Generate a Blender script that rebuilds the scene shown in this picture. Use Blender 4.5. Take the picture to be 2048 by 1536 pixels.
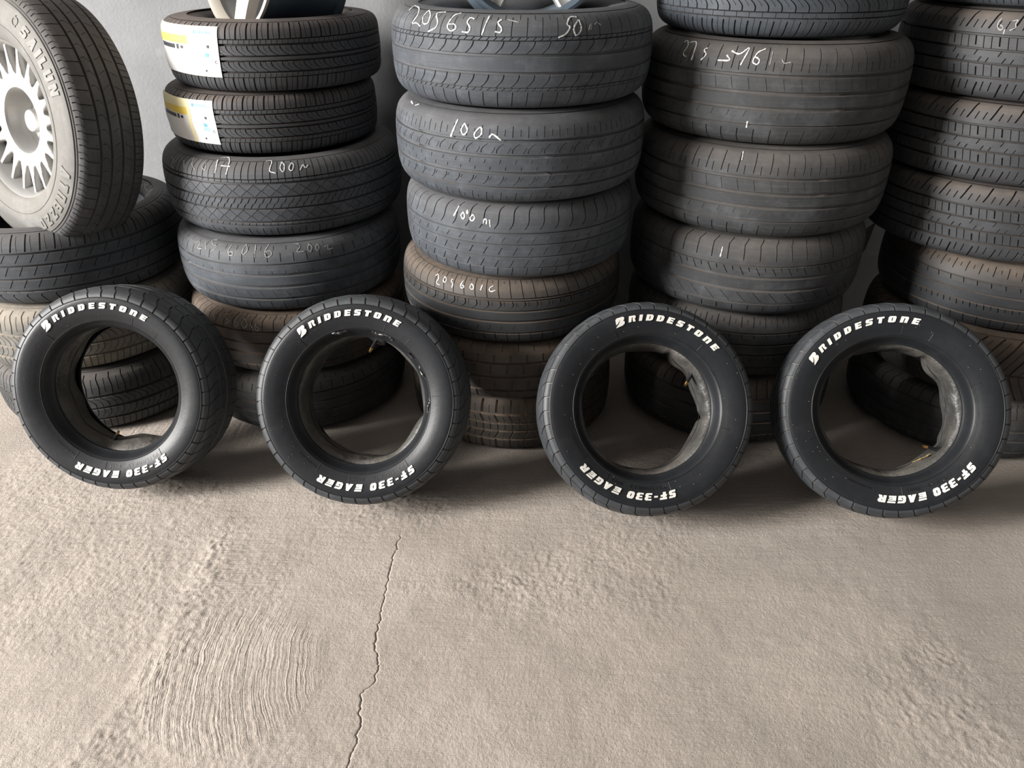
import bpy, math, random
import numpy as np
from mathutils import Matrix, Vector
from mathutils.geometry import tessellate_polygon

for o in list(bpy.data.objects):
    bpy.data.objects.remove(o)
SC = bpy.context.scene
COL = SC.collection
PI = math.pi
rng = np.random.default_rng(7)
random.seed(7)

# ------------------------------------------------------------------ camera, light, exposure
F_PX, PITCH, CAM_H = 1478.3, math.radians(31.3665), 1.32066
cam_d = bpy.data.cameras.new('camera')
cam_d.sensor_width = 36.0
cam_d.lens = F_PX / 2048 * 36.0
cam_d.clip_start = 0.02
cam = bpy.data.objects.new('camera', cam_d)
COL.objects.link(cam)
cam.location = (0, 0, CAM_H)
cam.rotation_euler = (PI / 2 - PITCH, 0, 0)
SC.camera = cam

world = bpy.data.worlds.new('world')
SC.world = world
world.use_nodes = True
bg = world.node_tree.nodes['Background']
bg.inputs['Color'].default_value = (0.58, 0.78, 1.0, 1)
bg.inputs['Strength'].default_value = 0.065


def area_light(name, loc, target, sx, sy, power, color):
    d = bpy.data.lights.new(name, 'AREA')
    d.shape = 'RECTANGLE'
    d.size, d.size_y = sx, sy
    d.energy = power
    d.color = color
    o = bpy.data.objects.new(name, d)
    COL.objects.link(o)
    o.location = loc
    o.rotation_euler = (Vector(target) - Vector(loc)).to_track_quat('-Z', 'Y').to_euler()
    return o


# daylight through the open shop doorway, to the left of and behind the photographer
area_light('doorway_daylight', (-6.7, -0.75, 2.75), (0.0, 1.7, 0.4), 1.9, 3.0, 1500, (1.0, 0.97, 0.935))

vs = SC.view_settings
vs.view_transform = 'Standard'
vs.look = 'None'
vs.exposure = 0.0
vs.gamma = 1.0
vs.use_curve_mapping = False


# ------------------------------------------------------------------ pixel helpers (2048 x 1536 frame)
def pix_ray(px, py):
    u = (px - 1024) / F_PX
    v = (768 - py) / F_PX
    c, s = math.cos(PITCH), math.sin(PITCH)
    return np.array([u, c + v * s, -s + v * c])


CAM = np.array([0, 0, CAM_H])


def ground(px, py):
    d = pix_ray(px, py)
    t = -CAM_H / d[2]
    return CAM + t * d


# ------------------------------------------------------------------ materials
class NT:
    def __init__(self, name):
        self.m = bpy.data.materials.new(name)
        self.m.use_nodes = True
        self.t = self.m.node_tree
        self.b = self.t.nodes['Principled BSDF']

    def n(self, kind, **kw):
        nd = self.t.nodes.new(kind)
        for k, v in kw.items():
            if k in nd.inputs.keys():
                nd.inputs[k].default_value = v
            else:
                setattr(nd, k, v)
        return nd

    def l(self, a, b):
        self.t.links.new(a, b)

    def math(self, op, a, b=None, clamp=False):
        nd = self.t.nodes.new('ShaderNodeMath')
        nd.operation = op
        nd.use_clamp = clamp
        for i, v in enumerate((a, b)):
            if v is None:
                continue
            if isinstance(v, (int, float)):
                nd.inputs[i].default_value = v
            else:
                self.l(v, nd.inputs[i])
        return nd.outputs[0]

    def mix(self, fac, a, b):
        nd = self.t.nodes.new('ShaderNodeMix')
        nd.data_type = 'RGBA'
        for i, v in ((0, fac), (6, a), (7, b)):
            if isinstance(v, tuple):
                nd.inputs[i].default_value = (*v, 1) if len(v) == 3 else v
            elif isinstance(v, (int, float)):
                nd.inputs[i].default_value = v
            else:
                self.l(v, nd.inputs[i])
        return nd.outputs[2]

    def ramp(self, v, lo, hi, a=0.0, b=1.0):
        nd = self.t.nodes.new('ShaderNodeMapRange')
        self.l(v, nd.inputs[0])
        for i, x in zip((1, 2, 3, 4), (lo, hi, a, b)):
            nd.inputs[i].default_value = x
        return nd.outputs[0]

    def noise(self, vec, scale, detail=4.0, rough=0.55):
        nd = self.n('ShaderNodeTexNoise', Scale=scale, Detail=detail, Roughness=rough)
        if vec is not None:
            self.l(vec, nd.inputs['Vector'])
        return nd.outputs['Fac']

    def bump(self, h, strength, dist, normal=None):
        nd = self.n('ShaderNodeBump', Strength=strength, Distance=dist)
        self.l(h, nd.inputs['Height'])
        if normal is not None:
            self.l(normal, nd.inputs['Normal'])
        return nd.outputs[0]


def rubber(name, base=(0.05, 0.052, 0.055), rough=0.6, dust=0.4, dust_col=(0.24, 0.19, 0.145),
           groove=0.35, scuff=0.35, seed=0.0, spec=0.4, mottle=0.0, wrinkle=0.0):
    k = NT(name)
    tc = k.n('ShaderNodeTexCoord')
    mp = k.n('ShaderNodeMapping')
    mp.inputs['Location'].default_value = (seed * 3.1, seed * 1.7, seed * 2.3)
    k.l(tc.outputs['Object'], mp.inputs[0])
    vec = mp.outputs[0]
    geo = k.n('ShaderNodeNewGeometry')
    sep = k.n('ShaderNodeSeparateXYZ')
    k.l(geo.outputs['Normal'], sep.inputs[0])
    up = k.ramp(sep.outputs[2], 0.02, 0.75)
    n1 = k.noise(vec, 5.0, 5)
    n2 = k.noise(vec, 60.0, 5, 0.65)
    # dust that has settled on the ledges, and in the grooves
    d1 = k.math('MULTIPLY', up, k.ramp(n1, 0.2, 0.7, 0.45, 1.15))
    at = k.n('ShaderNodeAttribute', attribute_name='groove')
    d2 = k.math('MULTIPLY', at.outputs['Fac'], groove)
    d3 = k.math('MULTIPLY', k.ramp(n1, 0.45, 0.75), mottle)
    dm = k.math('ADD', k.math('ADD', k.math('MULTIPLY', d1, dust), d2), d3)
    dm = k.math('MULTIPLY', dm, k.ramp(n2, 0.2, 0.8, 0.6, 1.25), True)
    sc = k.math('MULTIPLY', k.ramp(k.noise(vec, 14.0, 8, 0.7), 0.48, 0.75), scuff)
    mz = k.n('ShaderNodeMapping')
    mz.inputs['Scale'].default_value = (5, 5, 140)
    k.l(vec, mz.inputs[0])
    streak = k.ramp(k.noise(mz.outputs[0], 1.0, 6, 0.75), 0.50, 0.78)
    pit = k.ramp(k.noise(vec, 38.0, 6, 0.75), 0.56, 0.72)
    sc = k.math('ADD', sc, k.math('MULTIPLY', k.math('ADD', streak, k.math('MULTIPLY', pit, 0.6)), scuff * 0.8), True)
    lighter = tuple(min(1, c * 2.2 + 0.01) for c in base)
    c0 = k.mix(sc, base, lighter)
    c1 = k.mix(dm, c0, dust_col)
    k.l(c1, k.b.inputs['Base Color'])
    k.l(k.ramp(dm, 0.0, 0.8, rough, 0.9), k.b.inputs['Roughness'])
    k.b.inputs['Specular IOR Level'].default_value = spec
    bp = k.bump(n2, 0.25, 0.0012)
    bp = k.bump(k.noise(vec, 320.0, 2), 0.15, 0.0006, bp)
    if wrinkle:
        bp = k.bump(k.noise(vec, 22.0, 4, 0.5), wrinkle, 0.012, bp)
    k.l(bp, k.b.inputs['Normal'])
    return k.m


def plain(name, col, rough=0.6, metal=0.0, var=0.12, scale=30.0, bump=0.0, spec=0.5):
    k = NT(name)
    tc = k.n('ShaderNodeTexCoord')
    n = k.noise(tc.outputs['Object'], scale, 5, 0.6)
    dark = tuple(c * (1 - var * 2) for c in col)
    lite = tuple(min(1, c * (1 + var)) for c in col)
    k.l(k.mix(n, dark, lite), k.b.inputs['Base Color'])
    k.b.inputs['Roughness'].default_value = rough
    k.b.inputs['Metallic'].default_value = metal
    k.b.inputs['Specular IOR Level'].default_value = spec
    if bump:
        k.l(k.bump(n, bump, 0.001), k.b.inputs['Normal'])
    return k.m


def chalk_mat():
    k = NT('chalk')
    tc = k.n('ShaderNodeTexCoord')
    n = k.noise(tc.outputs['Object'], 260.0, 4, 0.7)
    k.l(k.mix(k.ramp(n, 0.3, 0.6), (0.30, 0.30, 0.30), (0.80, 0.80, 0.78)), k.b.inputs['Base Color'])
    k.b.inputs['Roughness'].default_value = 0.95
    return k.m


M = {}
M['chalk'] = chalk_mat()
M['chalk_faint'] = plain('faint_chalk', (0.42, 0.42, 0.41), 0.95, var=0.4, scale=200)
M['white_letter'] = plain('white_rubber_lettering', (0.82, 0.80, 0.74), 0.55, var=0.1, scale=120, bump=0.2)
M['dark_letter'] = plain('moulded_lettering', (0.006, 0.006, 0.007), 0.5, var=0.2)
M['paper'] = plain('label_paper', (0.88, 0.88, 0.86), 0.6, var=0.03)
M['yellow'] = plain('label_yellow', (0.95, 0.70, 0.12), 0.6, var=0.05)
M['yellow_pale'] = plain('label_pale_yellow', (0.95, 0.86, 0.52), 0.6, var=0.05)
M['ink'] = plain('label_ink', (0.04, 0.04, 0.045), 0.6, var=0.1)
M['blue_ink'] = plain('label_blue', (0.12, 0.42, 0.66), 0.6, var=0.1)
M['cyan_ink'] = plain('label_cyan', (0.35, 0.75, 0.85), 0.6, var=0.1)
M['brass'] = plain('brass', (0.78, 0.52, 0.22), 0.3, 1.0, var=0.15)
M['alloy'] = plain('silver_alloy', (0.50, 0.495, 0.48), 0.42, 0.6, var=0.06, scale=12)
M['alloy_warm'] = plain('dusty_alloy', (0.62, 0.57, 0.50), 0.45, 0.35, var=0.1, scale=12)
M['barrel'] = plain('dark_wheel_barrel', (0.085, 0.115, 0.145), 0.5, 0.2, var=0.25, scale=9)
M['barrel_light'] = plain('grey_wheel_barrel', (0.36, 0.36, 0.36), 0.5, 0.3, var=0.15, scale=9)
M['well'] = plain('shadowy_wheel_well', (0.11, 0.108, 0.105), 0.6, 0.3, var=0.2, scale=9)  # shade behind the spokes put into the colour
M['suv_letter'] = plain('weathered_lettering', (0.19, 0.185, 0.17), 0.6, var=0.15)
M['torn'] = plain('torn_glossy_rubber', (0.05, 0.05, 0.05), 0.25, var=0.5, scale=90, bump=0.6)
M['valve_rubber'] = plain('valve_rubber', (0.02, 0.02, 0.021), 0.45, var=0.2)
M['yellow_mark'] = plain('yellow_crayon', (0.30, 0.22, 0.08), 0.9, var=0.4, scale=150)
M['bolt_dark'] = plain('dark_metal', (0.03, 0.03, 0.03), 0.6)  # even dark metal for the wheel bolts

RUB = {
    'new': rubber('new_tread_rubber', (0.040, 0.043, 0.048), 0.55, 0.50, (0.20, 0.155, 0.13), 0.0, 0.15, 1),
    'grey': rubber('worn_grey_rubber', (0.054, 0.061, 0.071), 0.66, 0.28, (0.22, 0.20, 0.185), 0.14, 0.6, 2),  # bluish tint of the haze mixed into the base colour
    'grey2': rubber('weathered_rubber', (0.052, 0.058, 0.066), 0.66, 0.36, (0.22, 0.19, 0.17), 0.06, 0.5, 3),
    'blue': rubber('blue_black_rubber', (0.050, 0.058, 0.068), 0.6, 0.30, (0.20, 0.18, 0.17), 0.0, 0.4, 4),
    'brown': rubber('brown_dusty_rubber', (0.045, 0.042, 0.040), 0.72, 0.75, (0.21, 0.155, 0.115), 0.30, 0.4, 5, mottle=0.45),
    'dusty': rubber('dusty_rubber', (0.038, 0.040, 0.043), 0.7, 0.55, (0.17, 0.148, 0.130), 0.26, 0.75, 6, mottle=0.08),
    'black': rubber('black_rubber', (0.028, 0.030, 0.033), 0.5, 0.70, (0.20, 0.155, 0.12), 0.03, 0.3, 7),
    'pale': rubber('pale_dusty_rubber', (0.11, 0.108, 0.10), 0.8, 0.8, (0.33, 0.29, 0.24), 0.3, 0.7, 8, mottle=0.8),
    'mud': rubber('muddy_rubber', (0.045, 0.040, 0.036), 0.8, 0.5, (0.20, 0.155, 0.12), 1.2, 0.4, 9, mottle=0.3),
    'light': rubber('light_truck_rubber', (0.044, 0.046, 0.050), 0.6, 0.55, (0.21, 0.17, 0.14), 0.0, 0.4, 10),
    'face': rubber('dressed_black_sidewall', (0.013, 0.0145, 0.017), 0.40, 0.04, (0.12, 0.11, 0.10), 0.25, 0.3, 11, 0.30),
    'face_tread': rubber('dressed_black_tread', (0.032, 0.036, 0.041), 0.5, 0.10, (0.20, 0.19, 0.18), 0.9, 0.5, 12, 0.5),
    'suv': rubber('sun_bleached_rubber', (0.13, 0.127, 0.120), 0.62, 0.3, (0.33, 0.29, 0.24), 0.1, 0.4, 13),
    'suv_tread': rubber('brown_grey_tread', (0.055, 0.055, 0.058), 0.75, 0.4, (0.20, 0.17, 0.145), 0.2, 0.5, 14),
    'tube': rubber('inner_tube_rubber', (0.034, 0.034, 0.033), 0.42, 0.20, (0.17, 0.15, 0.125), 0.0, 1.0, 15, 0.5, mottle=0.45, wrinkle=0.8),
}


# ------------------------------------------------------------------ object helpers
def tag(o, label=None, cat=None, group=None, kind=None):
    for k, v in (('label', label), ('category', cat), ('group', group), ('kind', kind)):
        if v:
            o[k] = v
    return o


def empty(name, mat):
    o = bpy.data.objects.new(name, None)
    o.empty_display_size = 0.05
    COL.objects.link(o)
    o.matrix_world = mat
    return o


def mesh_obj(name, verts, faces, mat, parent=None, smooth=None, attr=None, mats=None, mat_idx=None):
    me = bpy.data.meshes.new(name)
    verts = np.asarray(verts, dtype=np.float32)
    if isinstance(faces, np.ndarray):
        nf, k = faces.shape
        me.vertices.add(len(verts))
        me.vertices.foreach_set('co', verts.ravel())
        me.loops.add(nf * k)
        me.loops.foreach_set('vertex_index', faces.astype(np.int32).ravel())
        me.polygons.add(nf)
        me.polygons.foreach_set('loop_start', np.arange(0, nf * k, k, dtype=np.int32))
        me.update(calc_edges=True)
    else:
        me.from_pydata([tuple(v) for v in verts.tolist()], [], [tuple(f) for f in faces])
        me.update()
    if smooth is not None:
        me.polygons.foreach_set('use_smooth', np.ones(len(me.polygons), dtype=bool))
        if smooth < 180:
            me.set_sharp_from_angle(angle=math.radians(smooth))
    if attr is not None:
        a = me.attributes.new('groove', 'FLOAT', 'POINT')
        a.data.foreach_set('value', np.asarray(attr, dtype=np.float32))
    for m in (mats or [mat]):
        me.materials.append(m)
    if mat_idx is not None:
        me.polygons.foreach_set('material_index', np.asarray(mat_idx, dtype=np.int32))
    o = bpy.data.objects.new(name, me)
    COL.objects.link(o)
    if parent is not None:
        o.parent = parent
    return o


def grid_faces(nr, nc, wrap=True, flip=False):
    r = np.arange(nr - 1)[:, None]
    c = np.arange(nc if wrap else nc - 1)[None, :]
    c2 = (c + 1) % nc
    f = np.stack([r * nc + c, r * nc + c2, (r + 1) * nc + c2, (r + 1) * nc + c], -1).reshape(-1, 4)
    return f[:, ::-1] if flip else f


def lathe(name, prof, n, mat, parent, smooth=40, closed=False, radial=None):
    """prof: list of (r, a) around local Z"""
    th = np.linspace(0, 2 * PI, n, endpoint=False)
    p = list(prof) + ([prof[0]] if closed else [])
    V = np.zeros((len(p), n, 3))
    for i, (r, a) in enumerate(p):
        rr = r if radial is None else r + radial(th, i)
        V[i, :, 0] = rr * np.cos(th)
        V[i, :, 1] = rr * np.sin(th)
        V[i, :, 2] = a
    return mesh_obj(name, V.reshape(-1, 3), grid_faces(len(p), n), mat, parent, smooth)


def tube_mesh(paths, radius, normals=None, flat=1.0, nseg=6):
    """round or flattened tubes along polylines, all in one vertex / face list"""
    V, Fc = [], []
    for pi, P in enumerate(paths):
        P = np.asarray(P, float)
        n = len(P)
        T = np.gradient(P, axis=0)
        T /= np.linalg.norm(T, axis=1)[:, None] + 1e-12
        if normals is not None:
            N = np.asarray(normals[pi], float)
        else:
            ref = np.array([0.13, 0.21, 0.97])
            N = np.cross(T, np.cross(ref, T))
        N = N - (N * T).sum(1)[:, None] * T
        N /= np.linalg.norm(N, axis=1)[:, None] + 1e-12
        B = np.cross(T, N)
        b0 = len(V)
        rad = np.broadcast_to(np.asarray(radius[pi] if isinstance(radius, list) else radius, float), (n,))
        for i in range(n):
            for j in range(nseg):
                a = 2 * PI * (j + 0.5) / nseg
                V.append(P[i] + rad[i] * (math.cos(a) * B[i] + flat * math.sin(a) * N[i]))
        for i in range(n - 1):
            for j in range(nseg):
                j2 = (j + 1) % nseg
                Fc.append((b0 + i * nseg + j, b0 + i * nseg + j2, b0 + (i + 1) * nseg + j2, b0 + (i + 1) * nseg + j))
        Fc.append(tuple(b0 + j for j in range(nseg))[::-1])
        Fc.append(tuple(b0 + (n - 1) * nseg + j for j in range(nseg)))
    return V, Fc


# ------------------------------------------------------------------ structure: floor and wall
def value_noise(x, y, seed):
    r = np.random.default_rng(seed)
    tab = r.random((256, 256))
    xi = np.floor(x).astype(int)
    yi = np.floor(y).astype(int)
    fx, fy = x - xi, y - yi
    fx = fx * fx * (3 - 2 * fx)
    fy = fy * fy * (3 - 2 * fy)
    g = lambda i, j: tab[i % 256, j % 256]
    return (g(xi, yi) * (1 - fx) + g(xi + 1, yi) * fx) * (1 - fy) + (g(xi, yi + 1) * (1 - fx) + g(xi + 1, yi + 1) * fx) * fy


def sstep(x, a, b):
    t = np.clip((x - a) / (b - a), 0, 1)
    return t * t * (3 - 2 * t)


WALL_Y = 2.70
FAN = ground(960, 1275)[:2]


def build_floor():
    crack_px = [(846, 960), (835, 1000), (812, 1040), (800, 1075), (785, 1120), (775, 1170), (765, 1220), (757, 1255), (748, 1285), (757, 1310),
                (755, 1330), (750, 1350), (746, 1368), (724, 1385), (719, 1420), (720, 1448), (712, 1480), (700, 1515), (694, 1540)]
    cp = np.array([ground(*p)[:2] for p in crack_px])[::-1]
    ys = np.concatenate([np.linspace(-4.0, 0.55, 14)[:-1], np.arange(0.55, 1.80, 0.004), np.linspace(1.80, WALL_Y + 0.1, 24)])
    r = np.random.default_rng(3)
    xc = np.interp(ys, cp[:, 1], cp[:, 0])
    jag = value_noise(ys * 90, ys * 0 + 3.3, 11) - 0.5 + 0.6 * (value_noise(ys * 240, ys * 0 + 7.1, 12) - 0.5)
    xc = xc + 0.007 * jag
    w = 0.0003 + 0.0009 * value_noise(ys * 30, ys * 0 + 1.5, 13)
    dep = 0.004 * sstep(ys, cp[0, 1] - 0.6, cp[0, 1] - 0.5) * (1 - sstep(ys, 1.30, 1.45))
    dense = np.arange(0.0, 1.25, 0.004)
    far = np.concatenate([dense, 1.25 + np.cumsum(np.geomspace(0.006, 0.8, 26))])
    nl = len(far)
    X = np.concatenate([xc[:, None] - w[:, None] - far[None, ::-1],
                        (xc - w * 0.4)[:, None], (xc + w * 0.4)[:, None],
                        xc[:, None] + w[:, None] + far[None, :]], 1)
    Y = np.broadcast_to(ys[:, None], X.shape)
    # trowelled concrete: lumps, ridges and broom strokes
    n = lambda f, s, fy=None: value_noise(X * f + 50, Y * (fy or f) + 50, s)
    patch = sstep(n(3.2, 21), 0.35, 0.75)
    ridged = 1 - np.abs(2 * n(75, 22, 95) - 1)
    ridged2 = 1 - np.abs(2 * n(140, 23, 180) - 1)
    Z = 0.0020 * patch * (ridged ** 3) + 0.0012 * (0.4 + 0.6 * patch) * (ridged2 ** 2) + 0.0012 * (n(38, 24) - 0.5) + 0.004 * (n(5, 25) - 0.5)
    Z += 0.0009 * (n(16, 26, 190) - 0.5) + 0.0006 * (n(9, 27, 330) - 0.5)
    # rough ridge of mortar left of the crack and band of lumps in the middle
    g1 = ground(960, 1170)
    band = np.exp(-((X - g1[0]) / 0.22) ** 2 - ((Y - g1[1]) / 0.035) ** 2)
    fl = 1 - np.abs(2 * n(150, 41, 170) - 1)
    Z += 0.0042 * band * fl ** 1.5 * (0.3 + n(30, 42))
    g2 = np.array([ground(445, 1035)[:2], ground(390, 1140)[:2], ground(330, 1270)[:2], ground(240, 1410)[:2], ground(140, 1530)[:2]])
    xr = np.interp(Y, g2[::-1, 1], g2[::-1, 0]) + 0.02 * (n(12, 28) - 0.5)
    edge = sstep(X - xr, -0.02, 0.004) * (1 - sstep(X - xr, 0.02, 0.13)) * (Y < g2[0, 1])
    Z += 0.0022 * edge * (0.5 + ridged)
    Z *= (Y > 0.3) & (np.abs(X) < 2.4)
    Z[:, nl] -= dep
    Z[:, nl + 1] -= dep
    Z -= 0.003
    V = np.stack([X, Y, Z], -1).reshape(-1, 3)
    k = NT('broomed_concrete')
    geo = k.n('ShaderNodeNewGeometry')
    pos = geo.outputs['Position']
    mp = k.n('ShaderNodeMapping')
    mp.inputs['Scale'].default_value = (5, 190, 1)
    k.l(pos, mp.inputs[0])
    stroke = k.noise(mp.outputs[0], 3.0, 3, 0.7)
    # curved broom sweep
    vm = k.n('ShaderNodeVectorMath', operation='DISTANCE')
    k.l(pos, vm.inputs[0])
    vm.inputs[1].default_value = (FAN[0], FAN[1], 0)
    wob = k.noise(pos, 14.0, 3)
    rr = k.math('ADD', vm.outputs['Value'], k.math('MULTIPLY', wob, 0.02))
    cmb = k.n('ShaderNodeCombineXYZ')
    k.l(k.math('MULTIPLY', rr, 150.0), cmb.inputs[0])
    ang = k.noise(pos, 5.0, 2)
    k.l(k.math('MULTIPLY', ang, 3.0), cmb.inputs[1])
    arcs = k.noise(cmb.outputs[0], 1.0, 3, 0.6)
    c_fan = ground(465, 1345)
    vd = k.n('ShaderNodeVectorMath', operation='DISTANCE')
    k.l(pos, vd.inputs[0])
    vd.inputs[1].default_value = tuple(c_fan)
    m_fan = k.ramp(k.math('ADD', vd.outputs['Value'], k.math('MULTIPLY', wob, 0.09)), 0.19, 0.25, 1.0, 0.0)
    # second short sweep, upper part
    mp2 = k.n('ShaderNodeMapping')
    mp2.inputs['Rotation'].default_value = (0, 0, 0.55)
    mp2.inputs['Scale'].default_value = (5, 150, 1)
    k.l(pos, mp2.inputs[0])
    st2 = k.noise(mp2.outputs[0], 2.0, 3, 0.6)
    vd2 = k.n('ShaderNodeVectorMath', operation='DISTANCE')
    k.l(pos, vd2.inputs[0])
    vd2.inputs[1].default_value = tuple(ground(500, 1130))
    m_up = k.ramp(vd2.outputs['Value'], 0.08, 0.15, 1.0, 0.0)
    mS = k.ramp(k.noise(pos, 3.5, 2), 0.35, 0.6)
    h = k.math('ADD', k.math('MULTIPLY', stroke, k.math('MULTIPLY', mS, 1.1)), k.math('MULTIPLY', k.math('MULTIPLY', arcs, m_fan), 3.6))
    h = k.math('ADD', h, k.math('MULTIPLY', k.math('MULTIPLY', st2, m_up), 1.8))
    fine = k.noise(pos, 420.0, 4, 0.7)
    mid = k.noise(pos, 130.0, 5, 0.6)
    h = k.math('ADD', h, k.math('ADD', k.math('MULTIPLY', fine, 0.55), k.math('MULTIPLY', mid, 1.2)))
    worm = k.math('ABSOLUTE', k.math('SUBTRACT', k.noise(pos, 62.0, 6, 0.72), 0.5))
    worm = k.math('MULTIPLY', k.ramp(worm, 0.0, 0.12, 1.0, 0.0), k.ramp(k.noise(pos, 5.5, 4), 0.44, 0.64, 0.05, 1.1))
    h = k.math('ADD', h, k.math('MULTIPLY', worm, 0.45))
    k.l(k.bump(h, 0.9, 0.0026), k.b.inputs['Normal'])
    big = k.noise(pos, 2.2, 4)
    stain = k.noise(pos, 7.0, 6, 0.65)
    c = k.mix(k.ramp(big, 0.3, 0.7), (0.455, 0.395, 0.345), (0.52, 0.46, 0.405))
    c = k.mix(k.math('MULTIPLY', k.ramp(stain, 0.5, 0.75), 0.25), c, (0.40, 0.35, 0.305))
    c = k.mix(k.math('MULTIPLY', k.ramp(mid, 0.55, 0.8), 0.3), c, (0.62, 0.56, 0.49))
    c = k.mix(k.math('MULTIPLY', k.ramp(fine, 0.5, 0.3), 0.35), c, (0.30, 0.26, 0.22))  # shade of the fine pits painted into the colour for contrast
    k.l(c, k.b.inputs['Base Color'])
    k.b.inputs['Roughness'].default_value = 0.92
    k.b.inputs['Specular IOR Level'].default_value = 0.25
    o = mesh_obj('floor', V, grid_faces(X.shape[0], X.shape[1], wrap=False), k.m, None, 180)
    tag(o, 'beige broom-finished concrete floor with a long crack', 'floor', kind='structure')
    return o


def build_wall():
    k = NT('grey_plaster')
    geo = k.n('ShaderNodeNewGeometry')
    pos = geo.outputs['Position']
    a = k.noise(pos, 90.0, 5, 0.65)
    b = k.noise(pos, 4.0, 5, 0.6)
    c = k.mix(k.ramp(b, 0.35, 0.7), (0.26, 0.265, 0.275), (0.32, 0.325, 0.335))
    c = k.mix(k.math('MULTIPLY', k.ramp(k.noise(pos, 11.0, 6, 0.7), 0.55, 0.75), 0.5), c, (0.40, 0.40, 0.405))
    k.l(c, k.b.inputs['Base Color'])
    k.b.inputs['Roughness'].default_value = 0.95
    k.l(k.bump(a, 0.3, 0.004), k.b.inputs['Normal'])
    xs = np.linspace(-5, 5, 60)
    zs = np.linspace(0, 3.88, 24)
    X, Z = np.meshgrid(xs, zs)
    Y = WALL_Y + 0.01 * (value_noise(X * 3 + 9, Z * 3 + 9, 31) - 0.5)
    front = np.stack([X, Y, Z], -1).reshape(-1, 3)
    back = front + np.array([0, 0.15, 0])
    F1 = grid_faces(24, 60, wrap=False)
    n0 = len(front)
    F2 = grid_faces(24, 60, wrap=False, flip=True) + n0
    o = mesh_obj('wall_back', np.concatenate([front, back]), np.concatenate([F1, F2]), k.m, None, 180)
    tag(o, 'rough grey plastered wall behind the tyre stacks', 'wall', kind='structure')


def unseen_shell():  # unseen ceiling and side wall, put in to keep the gaps dark
    k = NT('unseen_shade_slabs')
    geo = k.n('ShaderNodeNewGeometry')
    n = k.noise(geo.outputs['Position'], 6.0, 5, 0.6)
    k.l(k.mix(n, (0.20, 0.20, 0.20), (0.26, 0.26, 0.255)), k.b.inputs['Base Color'])
    k.b.inputs['Roughness'].default_value = 0.9

    def slab(name, a, b, label, cat):
        (x0, y0, z0), (x1, y1, z1) = a, b
        V = [(x, y, z) for z in (z0, z1) for y in (y0, y1) for x in (x0, x1)]
        Fc = [(0, 2, 3, 1), (4, 5, 7, 6), (0, 1, 5, 4), (2, 6, 7, 3), (0, 4, 6, 2), (1, 3, 7, 5)]
        tag(mesh_obj(name, V, Fc, k.m), label, cat, kind='structure')
    slab('ceiling', (-5.0, -4.0, 3.9), (5.0, WALL_Y + .15, 4.05), 'unseen grey ceiling added to darken the gaps between the tyre stacks', 'ceiling')
    slab('added_wall_right', (3.4, -4.0, 0.0), (3.55, WALL_Y - .02, 3.89), 'unseen grey side wall added on the right to darken the gaps between the tyre stacks', 'wall')


# ------------------------------------------------------------------ tyre profile
class Prof:
    """outer half section given as (axial fraction of W/2, radius), crown to bead; mirrored"""

    def __init__(self, pts, W, tread_a):
        p = np.array([(a * W / 2, r) for a, r in pts])
        dense = []
        ext = np.vstack([[-p[1, 0], p[1, 1]], p, 2 * p[-1] - p[-2]])
        for i in range(1, len(ext) - 2):
            p0, p1, p2, p3 = ext[i - 1:i + 3]
            for t in np.linspace(0, 1, 12, endpoint=False):
                dense.append(0.5 * ((2 * p1) + (-p0 + p2) * t + (2 * p0 - 5 * p1 + 4 * p2 - p3) * t * t + (-p0 + 3 * p1 - 3 * p2 + p3) * t ** 3))
        dense.append(ext[-2])
        d = np.array(dense)
        self.s = np.concatenate([[0], np.cumsum(np.linalg.norm(np.diff(d, axis=0), axis=1))])
        self.d = d
        self.W = W
        self.R = pts[0][1]
        i = np.argmax(d[:, 0] >= tread_a * W / 2)
        self.T = self.s[i]                      # half tread arc: x = 1
        t = np.gradient(d, axis=0)
        t /= np.linalg.norm(t, axis=1)[:, None]
        self.nrm = np.stack([-t[:, 1], t[:, 0]], -1)
        self.nrm *= np.sign((self.nrm * (d - np.array([0, d[:, 1].mean() - 0.06]))).sum(1))[:, None]

    def at(self, s):
        sg = -1.0 if s < 0 else 1.0
        s = abs(s)
        a = np.interp(s, self.s, self.d[:, 0]) * sg
        r = np.interp(s, self.s, self.d[:, 1])
        na = np.interp(s, self.s, self.nrm[:, 0]) * sg
        nr = np.interp(s, self.s, self.nrm[:, 1])
        return a, r, na, nr

    def r_of_a(self, a):
        m = np.argmax(self.d[:, 0])
        return np.interp(np.abs(a), self.d[:m + 1, 0], self.d[:m + 1, 1])

    def a_of_r(self, r):
        """axial height of the sidewall at radius r"""
        j = np.argmax(self.d[:, 0] > 0.7 * self.d[:, 0].max())
        rr, aa = self.d[j:, 1], self.d[j:, 0]
        return np.interp(r, rr[::-1], aa[::-1])


def stack_profile(R, W, Rb, square=0.0):
    q = square
    pts = [(0, R), (0.35, R - 0.0012), (0.58, R - 0.0045 + 0.002 * q), (0.74, R - 0.0105 + 0.005 * q), (0.86, R - 0.021 + 0.009 * q), (0.945, R - 0.037 + 0.011 * q),
           (0.99, R - 0.058 + 0.006 * q), (1.0, R - 0.074), (0.985, (R + Rb) / 2), (0.93, Rb + 0.03), (0.86, Rb + 0.013), (0.78, Rb + 0.004), (0.70, Rb)]
    return Prof(pts, W, 0.80)


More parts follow.
